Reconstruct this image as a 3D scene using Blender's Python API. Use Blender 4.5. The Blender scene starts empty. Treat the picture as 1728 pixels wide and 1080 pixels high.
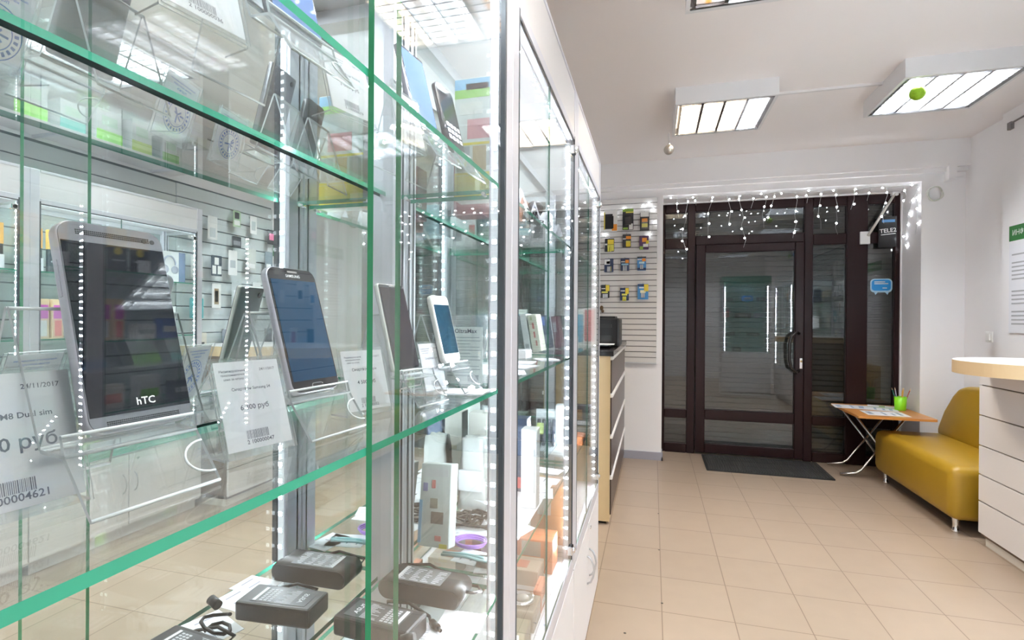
import bpy, bmesh, math, random
from mathutils import Matrix, Vector, Euler
R = math.radians
PI = math.pi
C = bpy.context.scene.collection
SC = bpy.context.scene

# ---------------------------------------------------------------- camera, world, exposure
cd = bpy.data.cameras.new('camera'); cam = bpy.data.objects.new('camera', cd); C.objects.link(cam)
cd.sensor_width = 36.0; cd.lens = 36.0 * 862.4 / 1728.0; cd.clip_start = 0.01; cd.clip_end = 60
_yaw, _pit, _rol = 0.26904, -0.00222, 0.006474
cam.matrix_world = (Matrix.Translation((0, 0, 1.32)) @ Matrix.Rotation(_yaw, 4, 'Z')
                    @ Matrix.Rotation(PI / 2 + _pit, 4, 'X') @ Matrix.Rotation(_rol, 4, 'Z'))
SC.camera = cam
world = bpy.data.worlds.new('world'); SC.world = world; world.use_nodes = True
world.node_tree.nodes['Background'].inputs[0].default_value = (0.9, 0.92, 1.0, 1)
world.node_tree.nodes['Background'].inputs[1].default_value = 0.02
SC.view_settings.view_transform = 'Standard'; SC.view_settings.look = 'None'
SC.view_settings.exposure = 1.12; SC.view_settings.gamma = 1.0; SC.view_settings.use_curve_mapping = False
SC.cycles.max_bounces = 14; SC.cycles.diffuse_bounces = 4; SC.cycles.glossy_bounces = 10
SC.cycles.transmission_bounces = 8; SC.cycles.transparent_max_bounces = 64
SC.cycles.caustics_reflective = False; SC.cycles.caustics_refractive = False
SC.cycles.sample_clamp_indirect = 6.0
TUBE = 118.0       # radiance of the ceiling tubes
CHIP = 590.0      # radiance of one LED chip

# ---------------------------------------------------------------- materials
MATS = {}
def nmat(name):
    m = bpy.data.materials.new(name); m.use_nodes = True
    nt = m.node_tree
    return m, nt, nt.nodes['Principled BSDF']
def mat(name, col, rough=0.5, metal=0.0, coat=0.0, noise=0.0, nscale=40, spec=0.5, trans=0.0, bump=0.0):
    if name in MATS: return MATS[name]
    m, nt, b = nmat(name)
    b.inputs['Base Color'].default_value = (*col, 1)
    b.inputs['Roughness'].default_value = rough; b.inputs['Metallic'].default_value = metal
    b.inputs['Coat Weight'].default_value = coat; b.inputs['Coat Roughness'].default_value = 0.03
    b.inputs['Specular IOR Level'].default_value = spec
    b.inputs['Transmission Weight'].default_value = trans
    if noise or bump:
        tc = nt.nodes.new('ShaderNodeTexCoord'); n = nt.nodes.new('ShaderNodeTexNoise')
        n.inputs['Scale'].default_value = nscale; n.inputs['Detail'].default_value = 4
        nt.links.new(tc.outputs['Object'], n.inputs['Vector'])
        if noise:
            mx = nt.nodes.new('ShaderNodeMix'); mx.data_type = 'RGBA'
            mx.inputs['A'].default_value = (*[c * (1 - noise) for c in col], 1)
            mx.inputs['B'].default_value = (*[min(1, c * (1 + noise)) for c in col], 1)
            nt.links.new(n.outputs['Fac'], mx.inputs['Factor']); nt.links.new(mx.outputs['Result'], b.inputs['Base Color'])
        if bump:
            bp = nt.nodes.new('ShaderNodeBump'); bp.inputs['Strength'].default_value = bump; bp.inputs['Distance'].default_value = 0.002
            nt.links.new(n.outputs['Fac'], bp.inputs['Height']); nt.links.new(bp.outputs['Normal'], b.inputs['Normal'])
    MATS[name] = m
    return m
def emis(name, col, s, sampled=True):
    if name in MATS: return MATS[name]
    m = bpy.data.materials.new(name); m.use_nodes = True; nt = m.node_tree
    nt.nodes.clear(); e = nt.nodes.new('ShaderNodeEmission'); o = nt.nodes.new('ShaderNodeOutputMaterial')
    e.inputs[0].default_value = (*col, 1); e.inputs[1].default_value = s
    nt.links.new(e.outputs[0], o.inputs[0])
    if not sampled: m.cycles.emission_sampling = 'NONE'
    MATS[name] = m
    return m
def pane(name, tint, f0=0.04, haze=0.0, rough=0.0):
    """a thin clear sheet: transmits straight through, reflects by Schlick's law, carries a little white haze"""
    if name in MATS: return MATS[name]
    m = bpy.data.materials.new(name); m.use_nodes = True; nt = m.node_tree; nt.nodes.clear()
    o = nt.nodes.new('ShaderNodeOutputMaterial'); t = nt.nodes.new('ShaderNodeBsdfTransparent'); g = nt.nodes.new('ShaderNodeBsdfGlossy')
    t.inputs[0].default_value = (*tint, 1); g.inputs['Roughness'].default_value = rough; g.inputs[0].default_value = (1, 1, 1, 1)
    lw = nt.nodes.new('ShaderNodeLayerWeight'); lw.inputs[0].default_value = 0.5
    p = nt.nodes.new('ShaderNodeMath'); p.operation = 'POWER'; p.inputs[1].default_value = 5
    ma = nt.nodes.new('ShaderNodeMath'); ma.operation = 'MULTIPLY_ADD'; ma.inputs[1].default_value = 1 - f0; ma.inputs[2].default_value = f0
    nt.links.new(lw.outputs['Facing'], p.inputs[0]); nt.links.new(p.outputs[0], ma.inputs[0])
    mx = nt.nodes.new('ShaderNodeMixShader'); nt.links.new(ma.outputs[0], mx.inputs[0])
    src = t.outputs[0]
    if haze:
        d = nt.nodes.new('ShaderNodeBsdfDiffuse'); d.inputs[0].default_value = (0.9, 0.92, 0.92, 1)
        tl = nt.nodes.new('ShaderNodeBsdfTranslucent'); tl.inputs[0].default_value = (0.9, 0.92, 0.92, 1)
        ad = nt.nodes.new('ShaderNodeMixShader'); nt.links.new(d.outputs[0], ad.inputs[1]); nt.links.new(tl.outputs[0], ad.inputs[2])
        hz = nt.nodes.new('ShaderNodeMixShader'); hz.inputs[0].default_value = haze
        nt.links.new(t.outputs[0], hz.inputs[1]); nt.links.new(ad.outputs[0], hz.inputs[2]); src = hz.outputs[0]
    nt.links.new(src, mx.inputs[1]); nt.links.new(g.outputs[0], mx.inputs[2]); nt.links.new(mx.outputs[0], o.inputs[0])
    MATS[name] = m
    return m
def grid_mat(name, col, line, sx, sy, gap, rough, ox=0, oy=0, noise=0.06):
    """square tiles with thin joints, laid in world X/Y"""
    m, nt, b = nmat(name); MATS[name] = m
    tc = nt.nodes.new('ShaderNodeTexCoord'); sp = nt.nodes.new('ShaderNodeSeparateXYZ'); nt.links.new(tc.outputs['Object'], sp.inputs[0])
    def joint(out, s, o):
        a = nt.nodes.new('ShaderNodeMath'); a.operation = 'MULTIPLY_ADD'; a.inputs[1].default_value = 1 / s; a.inputs[2].default_value = o + 100
        f = nt.nodes.new('ShaderNodeMath'); f.operation = 'FRACT'; c = nt.nodes.new('ShaderNodeMath'); c.operation = 'LESS_THAN'
        c.inputs[1].default_value = gap / s
        nt.links.new(out, a.inputs[0]); nt.links.new(a.outputs[0], f.inputs[0]); nt.links.new(f.outputs[0], c.inputs[0])
        fl = nt.nodes.new('ShaderNodeMath'); fl.operation = 'FLOOR'; nt.links.new(a.outputs[0], fl.inputs[0])
        return c.outputs[0], fl.outputs[0]
    jx, fx = joint(sp.outputs[0], sx, ox); jy, fy = joint(sp.outputs[1], sy, oy)
    mxm = nt.nodes.new('ShaderNodeMath'); mxm.operation = 'MAXIMUM'; nt.links.new(jx, mxm.inputs[0]); nt.links.new(jy, mxm.inputs[1])
    cb = nt.nodes.new('ShaderNodeCombineXYZ'); nt.links.new(fx, cb.inputs[0]); nt.links.new(fy, cb.inputs[1])
    wn = nt.nodes.new('ShaderNodeTexWhiteNoise'); nt.links.new(cb.outputs[0], wn.inputs['Vector'])
    nz = nt.nodes.new('ShaderNodeTexNoise'); nz.inputs['Scale'].default_value = 9; nz.inputs['Detail'].default_value = 6
    nt.links.new(tc.outputs['Object'], nz.inputs['Vector'])
    av = nt.nodes.new('ShaderNodeMath'); av.operation = 'MULTIPLY_ADD'; av.inputs[1].default_value = 0.4
    nt.links.new(wn.outputs['Value'], av.inputs[0]); nt.links.new(nz.outputs['Fac'], av.inputs[2])
    mx = nt.nodes.new('ShaderNodeMix'); mx.data_type = 'RGBA'
    mx.inputs['A'].default_value = (*[c * (1 - noise) for c in col], 1); mx.inputs['B'].default_value = (*[c * (1 + noise) for c in col], 1)
    nt.links.new(av.outputs[0], mx.inputs['Factor'])
    m2 = nt.nodes.new('ShaderNodeMix'); m2.data_type = 'RGBA'; nt.links.new(mxm.outputs[0], m2.inputs['Factor'])
    nt.links.new(mx.outputs['Result'], m2.inputs['A']); m2.inputs['B'].default_value = (*line, 1)
    nt.links.new(m2.outputs['Result'], b.inputs['Base Color'])
    b.inputs['Roughness'].default_value = rough
    bp = nt.nodes.new('ShaderNodeBump'); bp.inputs['Strength'].default_value = 0.25; bp.inputs['Distance'].default_value = 0.002; bp.invert = True
    nt.links.new(mxm.outputs[0], bp.inputs['Height']); nt.links.new(bp.outputs['Normal'], b.inputs['Normal'])
    return m

GLASS = pane('clear_glass', (0.975, 0.99, 0.985), f0=0.030)
DGLASS = pane('door_glass', (0.62, 0.64, 0.64), f0=0.075)
ACRYL = pane('clear_acrylic', (0.985, 0.99, 0.99), f0=0.04, haze=0.05)
FILM = pane('plastic_film', (0.97, 0.98, 0.98), f0=0.06, haze=0.10, rough=0.08)
EDGE = mat('green_glass_edge', (0.045, 0.34, 0.22), 0.15)
EDGE2 = mat('deep_green_glass_edge', (0.045, 0.36, 0.16), 0.15)
EDGED = mat('dim_glass_edge', (0.03, 0.12, 0.085), 0.15)
AEDGE = mat('acrylic_edge', (0.66, 0.70, 0.71), 0.1)
MIRROR = mat('mirror_silver', (0.90, 0.93, 0.92), 0.0, 1.0)
ALU = mat('brushed_aluminium', (0.62, 0.63, 0.65), 0.32, 0.9)
ALUL = mat('satin_aluminium', (0.74, 0.74, 0.80), 0.42, 0.45)
GASK = mat('dark_gasket', (0.05, 0.06, 0.07), 0.5)
CHROME = mat('chrome', (0.85, 0.85, 0.86), 0.08, 1.0)
WHITE = mat('white_laminate', (0.80, 0.775, 0.78), 0.35)
WALL = mat('painted_wall', (0.92, 0.90, 0.91), 0.75, noise=0.02, nscale=3, bump=0.05)
CEIL = mat('painted_ceiling', (0.95, 0.905, 0.90), 0.8, noise=0.02, nscale=2)
PAPER = mat('white_paper', (0.86, 0.86, 0.90), 0.7)
CARD = bpy.data.materials.new('thin_card'); CARD.use_nodes = True
_nt = CARD.node_tree; _b = _nt.nodes['Principled BSDF']; _b.inputs['Base Color'].default_value = (.86, .86, .90, 1); _b.inputs['Roughness'].default_value = .7
_t = _nt.nodes.new('ShaderNodeBsdfTranslucent'); _t.inputs[0].default_value = (.90, .90, .92, 1); _m = _nt.nodes.new('ShaderNodeMixShader'); _m.inputs[0].default_value = .48
_nt.links.new(_b.outputs[0], _m.inputs[1]); _nt.links.new(_t.outputs[0], _m.inputs[2]); _nt.links.new(_m.outputs[0], _nt.nodes['Material Output'].inputs[0])
INK = mat('black_ink', (0.05, 0.05, 0.09), 0.7)
BLUEINK = mat('blue_stamp_ink', (0.08, 0.20, 0.75), 0.7)
BLACKP = mat('black_plastic', (0.010, 0.010, 0.011), 0.38, spec=0.35)
DGREY = mat('charcoal_plastic', (0.016, 0.0155, 0.016), 0.42)
GREYP = mat('grey_plastic', (0.30, 0.30, 0.32), 0.4)
WHITEP = mat('white_plastic', (0.85, 0.85, 0.84), 0.3)
SCREEN = mat('black_screen_glass', (0.006, 0.007, 0.012), 0.01, 0.0, 0.0)
BLUES = mat('blue_screen_glass', (0.010, 0.042, 0.088), 0.015, 0.0, 0.0)
CHIPM = emis('led_chip', (0.86, 0.92, 1.0), CHIP)
TAPE = mat('led_tape', (0.80, 0.82, 0.86), 0.4)
_tb = TAPE.node_tree.nodes['Principled BSDF']; _tb.inputs['Emission Color'].default_value = (.85, .92, 1, 1); _tb.inputs['Emission Strength'].default_value = .22; TAPE.cycles.emission_sampling = 'NONE'  # weak glow given to the tape, standing in for bloom round the chips
def flat(r, g, b, rough=0.45):
    return mat('print_%02x%02x%02x' % (int(r * 255), int(g * 255), int(b * 255)), (r, g, b), rough)

# ---------------------------------------------------------------- mesh builder
_txt = {}
def text_mesh(s):
    if s not in _txt:
        c = bpy.data.curves.new('lettering', 'FONT'); c.body = s; c.resolution_u = 2; c.offset = .012
        o = bpy.data.objects.new('lettering', c); C.objects.link(o)
        bpy.context.view_layer.update()
        me = bpy.data.meshes.new_from_object(o.evaluated_get(bpy.context.evaluated_depsgraph_get()))
        bpy.data.objects.remove(o); bpy.data.curves.remove(c)
        xs = [v.co.x for v in me.vertices] or [0]; ys = [v.co.y for v in me.vertices] or [0]
        _txt[s] = (me, min(xs), max(xs), min(ys), max(ys))
    return _txt[s]
class MB:
    def __init__(self): self.bm = bmesh.new()
    def face(self, vs, m=0):
        try:
            f = self.bm.faces.new(vs); f.material_index = m; return f
        except ValueError: return None
    def box(self, x0, x1, y0, y1, z0, z1, m=0, M=None, bev=0.0, seg=2):
        t = bmesh.new(); vs = [t.verts.new((x, y, z)) for z in (z0, z1) for x, y in ((x0, y0), (x1, y0), (x1, y1), (x0, y1))]
        for q in ((0, 3, 2, 1), (4, 5, 6, 7), (0, 1, 5, 4), (1, 2, 6, 5), (2, 3, 7, 6), (3, 0, 4, 7)): t.faces.new([vs[i] for i in q])
        if bev: bmesh.ops.bevel(t, geom=t.edges[:], offset=bev, segments=seg, affect='EDGES', profile=0.5)
        return self.add(t, m, M)
    def add(self, t, m=None, M=None):
        bmesh.ops.recalc_face_normals(t, faces=t.faces[:])
        if M is not None: bmesh.ops.transform(t, matrix=M, verts=t.verts)
        mp = [self.bm.verts.new(v.co) for v in t.verts]; t.verts.index_update()
        for f in t.faces:
            g = self.face([mp[v.index] for v in f.verts], f.material_index if m is None else m)
            if g: g.smooth = f.smooth
        t.free(); return self
    def sheet(self, x0, x1, y0, y1, z0, z1, axis, me=1, m=0):
        """a glass sheet: material m on the two big faces (normal along axis), me on the edges"""
        t = bmesh.new(); vs = [t.verts.new((x, y, z)) for z in (z0, z1) for x, y in ((x0, y0), (x1, y0), (x1, y1), (x0, y1))]
        for q, a in (((0, 3, 2, 1), 2), ((4, 5, 6, 7), 2), ((0, 1, 5, 4), 1), ((1, 2, 6, 5), 0), ((2, 3, 7, 6), 1), ((3, 0, 4, 7), 0)):
            f = t.faces.new([vs[i] for i in q]); f.material_index = m if a == axis else me
        return self.add(t)
    def prism(self, pts, axis, a0, a1, m=0, M=None, mcap=None, smooth=False):
        """polygon pts swept along axis ('x','y','z'); pts are the two other coordinates in xyz order"""
        t = bmesh.new()
        def mk(p, a): return {'x': (a, p[0], p[1]), 'y': (p[0], a, p[1]), 'z': (p[0], p[1], a)}[axis]
        A = [t.verts.new(mk(p, a0)) for p in pts]; B = [t.verts.new(mk(p, a1)) for p in pts]
        n = len(pts); fa = [t.faces.new(A), t.faces.new(B[::-1])]
        for f in fa: f.material_index = m if mcap is None else mcap
        for i in range(n):
            f = t.faces.new((A[i], B[i], B[(i + 1) % n], A[(i + 1) % n])); f.material_index = m; f.smooth = smooth
        return self.add(t, None, M)
    def tube(self, path, r, n=8, m=0, closed=False, caps=True, M=None):
        P = [Vector(p) for p in path]; t = bmesh.new(); rings = []; up = Vector((0, 0, 1)); N = len(P); prev = None
        for i, p in enumerate(P):
            d = (P[(i + 1) % N] - P[i - 1]) if closed else (P[min(i + 1, N - 1)] - P[max(i - 1, 0)])
            d.normalize()
            if prev is None:
                a = d.cross(up if abs(d.z) < 0.9 else Vector((1, 0, 0))).normalized()
            else:
                a = (prev - d * prev.dot(d)).normalized()
            prev = a; b = d.cross(a); rr = r[i] if isinstance(r, (list, tuple)) else r
            rings.append([t.verts.new(p + (a * math.cos(2 * PI * k / n) + b * math.sin(2 * PI * k / n)) * rr) for k in range(n)])
        for i in range(N if closed else N - 1):
            A, B = rings[i], rings[(i + 1) % N]
            for k in range(n):
                f = t.faces.new((A[k], A[(k + 1) % n], B[(k + 1) % n], B[k])); f.smooth = True
        if caps and not closed: t.faces.new(rings[0][::-1]); t.faces.new(rings[-1])
        return self.add(t, m, M)
    def lathe(self, prof, n=24, m=0, M=None, smooth=True):
        t = bmesh.new(); rings = []
        for r, z in prof:
            rings.append([t.verts.new((max(r, 1e-5) * math.cos(2 * PI * k / n), max(r, 1e-5) * math.sin(2 * PI * k / n), z)) for k in range(n)])
        for A, B in zip(rings, rings[1:]):
            for k in range(n):
                f = t.faces.new((A[k], A[(k + 1) % n], B[(k + 1) % n], B[k])); f.smooth = smooth
        t.faces.new(rings[0][::-1]); t.faces.new(rings[-1])
        return self.add(t, m, M)
    def ico(self, c, r, m=0, sub=2, sc=(1, 1, 1)):
        t = bmesh.new(); bmesh.ops.create_icosphere(t, subdivisions=sub, radius=r, matrix=Matrix.Translation(c) @ Matrix.Diagonal((*sc, 1)))
        for f in t.faces: f.smooth = True
        return self.add(t, m)
    def text(self, s, M, w=None, h=None, m=0, center=True):
        """lettering in the local XY plane of M, scaled to width w (or height h)"""
        me, x0, x1, y0, y1 = text_mesh(s); t = bmesh.new(); t.from_mesh(me)
        k = (w / (x1 - x0)) if w else h / max(1e-6, (y1 - y0))
        S = Matrix.Scale(k, 4) @ Matrix.Translation((-(x0 + x1) / 2 if center else -x0, -(y0 + y1) / 2, 0))
        bmesh.ops.transform(t, matrix=M @ S, verts=t.verts)
        mp = [self.bm.verts.new(v.co) for v in t.verts]; t.verts.index_update()
        for f in t.faces: self.face([mp[v.index] for v in f.verts], m)
        t.free(); return self
    def quad(self, M, x0, x1, y0, y1, m=0, z=0.0):
        vs = [self.bm.verts.new(M @ Vector(p)) for p in ((x0, y0, z), (x1, y0, z), (x1, y1, z), (x0, y1, z))]
        self.face(vs, m); return self
    def build(self, name, mats, parent=None, M=None, bevel=0.0):
        me = bpy.data.meshes.new(name); self.bm.to_mesh(me); self.bm.free()
        for mm in (mats if isinstance(mats, (list, tuple)) else [mats]): me.materials.append(mm)
        o = bpy.data.objects.new(name, me); C.objects.link(o)
        if parent: o.parent = parent
        if M is not None: o.matrix_local = M
        if bevel:
            b = o.modifiers.new('bevel', 'BEVEL'); b.width = bevel; b.segments = 2; b.limit_method = 'ANGLE'
        return o
def tag(o, label, cat, group=None, kind=None):
    o['label'] = label; o['category'] = cat
    if group: o['group'] = group
    if kind: o['kind'] = kind
    return o
def thing(name, label, cat, M=None, group=None):
    o = bpy.data.objects.new(name, None); C.objects.link(o); o.empty_display_size = 0.05
    if M is not None: o.matrix_world = M
    return tag(o, label, cat, group)
def T(x, y, z, rz=0.0, rx=0.0, ry=0.0):
    return Matrix.Translation((x, y, z)) @ Euler((rx, ry, rz), 'XYZ').to_matrix().to_4x4()
def copy_tree(o, M=None, label=None, parent=None):
    c = o.copy(); C.objects.link(c)
    if parent is not None: c.parent = parent
    if M is not None: c.matrix_world = M
    if label: c['label'] = label
    for ch in list(o.children): copy_tree(ch, parent=c)
    return c
def struct(name, mb, m, parent=None):
    o = mb.build(name, m, parent)
    if parent is None: o['kind'] = 'structure'
    return o
def rrect(w, h, r, n=6):
    """rounded rectangle outline centred on 0"""
    out = []
    for cx, cy, a0 in ((w / 2 - r, h / 2 - r, 0), (-w / 2 + r, h / 2 - r, 90), (-w / 2 + r, -h / 2 + r, 180), (w / 2 - r, -h / 2 + r, 270)):
        for k in range(n + 1):
            a = R(a0 + 90 * k / n); out.append((cx + r * math.cos(a), cy + r * math.sin(a)))
    return out

# ---------------------------------------------------------------- the room
XL, XR, YB, YE, ZC = -0.95, 2.45, -1.8, 5.0, 2.80
FLOORM = grid_mat('beige_floor_tiles', (0.365, 0.282, 0.213), (0.21, 0.15, 0.108), 0.307, 0.326, 0.0045, 0.30, ox=-0.046 / 0.307, oy=-2.406 / 0.326)
struct('floor', MB().box(XL - .2, XR + .3, YB - .2, 5.95, -0.08, 0), FLOORM)
struct('ceiling', MB().box(XL - .2, XR + .3, YB - .2, 5.95, ZC, ZC + .1), CEIL)
struct('wall_left', MB().box(XL - .12, XL, YB, YE, 0, ZC), WALL)
struct('wall_right', MB().box(XR, XR + .12, YB, YE, 0, ZC).box(XR - .05, XR, YB, 4.45, 0, ZC), WALL)
struct('wall_back', MB().box(XL - .12, XR + .12, YB - .12, YB, 0, ZC), WALL)
OX0, OX1, OZ, DY = 0.085, 2.145, 2.485, 5.38
struct('wall_end', MB().box(XL - .12, OX0, YE, DY + .08, 0, ZC).box(OX1, XR + .12, YE, DY + .08, 0, ZC).box(OX0, OX1, YE, DY + .08, OZ, ZC), WALL)
struct('trim_1', MB().box(XL, XR, YE - .07, YE, 2.58, ZC).box(XL, XR, YE - .035, YE, 2.545, 2.58), WALL)
struct('trim_2', MB().box(2.30, 2.355, YE - .08, YE, 2.47, 2.60), WALL)
struct('trim_3', MB().box(OX1 - .012, OX1 + .0, DY - .045, DY - .03, 0, OZ).box(OX0, OX1, DY - .045, DY - .03, OZ - .014, OZ), WHITE)
struct('baseboard_end', MB().box(XL, OX0 + .012, YE - .014, YE, 0, .075).box(OX0, OX0 + .012, YE - .014, DY - .05, 0, .03), mat('grey_baseboard', (0.36, 0.36, 0.42), 0.4))
struct('wall_outside', MB().box(XL - .2, XR + .3, 5.95, 6.05, 0, ZC).box(XL - .2, -.17, DY + .08, 5.95, 0, ZC).box(2.37, XR + .3, DY + .08, 5.95, 0, ZC), mat('street_wall', (.22, .21, .20), .8))

# ---------------------------------------------------------------- entrance door (glazed, dark brown frame)
BROWN = mat('dark_brown_frame', (0.018, 0.0065, 0.007), 0.30, spec=0.22)
d1 = bpy.data.objects.new('door_1', None); C.objects.link(d1); d1['kind'] = 'structure'; d1.location = (1.1, DY, 0)
def DL(mb, *a): return mb.box(a[0] - 1.1, a[1] - 1.1, a[2] - DY, a[3] - DY, a[4], a[5], bev=0.006, seg=1)
fr = MB(); y0, y1 = DY - .03, DY + .04
for a in ((OX0, .115), (.325, .40), (1.365, 1.44), (1.715, 1.885), (2.095, OX1)): DL(fr, a[0], a[1], y0, y1, 0, OZ)
for a in ((.115, .325), (1.44, 1.715), (1.885, 2.095)):
    DL(fr, *a, y0, y1, 0, .09); DL(fr, *a, y0, y1, .345, .43); DL(fr, *a, y0, y1, 2.03, 2.13); DL(fr, *a, y0, y1, 2.385, OZ)
DL(fr, .40, 1.365, y0, y1, 2.06, 2.15); DL(fr, .40, 1.365, y0, y1, 2.39, OZ)
fr.build('frame', BROWN, d1)
lf = MB(); y0, y1 = DY - .05, DY + .02
DL(lf, .405, .495, y0, y1, .02, 2.06); DL(lf, 1.285, 1.362, y0, y1, .02, 2.06)
for z in ((.02, .11), (.345, .445), (1.98, 2.06)): DL(lf, .495, 1.285, y0, y1, *z)
leaf = lf.build('leaf', BROWN, d1)
gl = MB()
for a in ((.115, .325), (1.44, 1.715), (1.885, 2.095)):
    for z in ((.09, .345), (.43, 2.03), (2.13, 2.385)): gl.box(a[0] - 1.1, a[1] - 1.1, -.002, .003, *z)
for z in ((2.15, 2.39),): gl.box(.40 - 1.1, 1.365 - 1.1, -.002, .003, *z)
gl.build('glazing', DGLASS, d1)
MB().box(.495 - 1.1, 1.285 - 1.1, -.02, -.014, .11, .345).box(.495 - 1.1, 1.285 - 1.1, -.02, -.014, .445, 1.98).build('glazing', DGLASS, leaf)
hx = 1.32 - 1.1
MB().tube([(hx, -.05, 1.20), (hx - .03, -.095, 1.215), (hx - .075, -.10, 1.17), (hx - .09, -.10, 1.10), (hx - .09, -.10, .95), (hx - .075, -.10, .88), (hx - .03, -.095, .835), (hx, -.05, .85)], .014, 10).build('handle', mat('dark_handle', (.015, .012, .012), .25), leaf)
MB().box(hx + .005, hx + .03, -.058, -.05, .87, .97, bev=.004).lathe([(.008, 0), (.008, .014), (.004, .016)], 12, 1, T(hx + .017, -.058, .94, rx=PI / 2)).build('lock', [CHROME, mat('brass', (.7, .5, .2), .3, 1)], leaf)

# roller shutter let down outside the door
rs = MB(); z = 0.0
while z < 2.7:
    rs.prism([(5.72, z), (5.70, z + .008), (5.70, z + .044), (5.72, z + .052)], 'x', -.15, 2.35); z += .052
tag(rs.build('roller_shutter', mat('shutter_slats', (.42, .40, .37), .5)), 'grey slatted roller shutter let down behind the glazed door', 'shutter')
# ---------------------------------------------------------------- parts helper: world-coordinate mesh under a root
def part(mb, name, mats, root, label=None, bevel=0.0):
    o = mb.build(name, mats, root, root.matrix_world.inverted(), bevel)
    if label: o['label'] = label
    return o
def sub(mb, name, mats, par, root):
    """a sub-part: par is a part of root, both meshes in world coordinates"""
    return mb.build(name, mats, par)

# ---------------------------------------------------------------- LED strips
_chip = None
def chip_mesh():
    global _chip
    if _chip is None:
        mb = MB(); h = .0036; z = .0016
        v = [mb.bm.verts.new(p) for p in ((-h, -h, 0), (h, -h, 0), (h, h, 0), (-h, h, 0), (-h, -h, z), (h, -h, z), (h, h, z), (-h, h, z))]
        mb.face([v[4], v[5], v[6], v[7]], 1)
        for q in ((0, 1, 5, 4), (1, 2, 6, 5), (2, 3, 7, 6), (3, 0, 4, 7)): mb.face([v[i] for i in q], 0)
        _chip = bpy.data.meshes.new('led_chip'); mb.bm.to_mesh(_chip); mb.bm.free()
        _chip.materials.append(TAPE); _chip.materials.append(CHIPM)
    return _chip
def led_strip(label, p0, p1, normal, step=0.0315, group='led strips in the glass showcases', w=.014):
    p0, p1, nz = Vector(p0), Vector(p1), Vector(normal).normalized(); ax = (p1 - p0); L = ax.length; ax.normalize(); ay = nz.cross(ax)
    M = Matrix((ax, ay, nz)).transposed().to_4x4(); M.translation = p0
    root = thing('led_strip', label, 'light strip', M, group)
    MB().box(0, L, -w / 2, w / 2, 0, .0012).build('tape', TAPE, root)
    n = int(L / step)
    for k in range(n):
        o = bpy.data.objects.new('led_chip', chip_mesh()); C.objects.link(o); o.parent = root
        o.location = ((k + .5) * L / n, 0, .0012)
    return root

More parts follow.
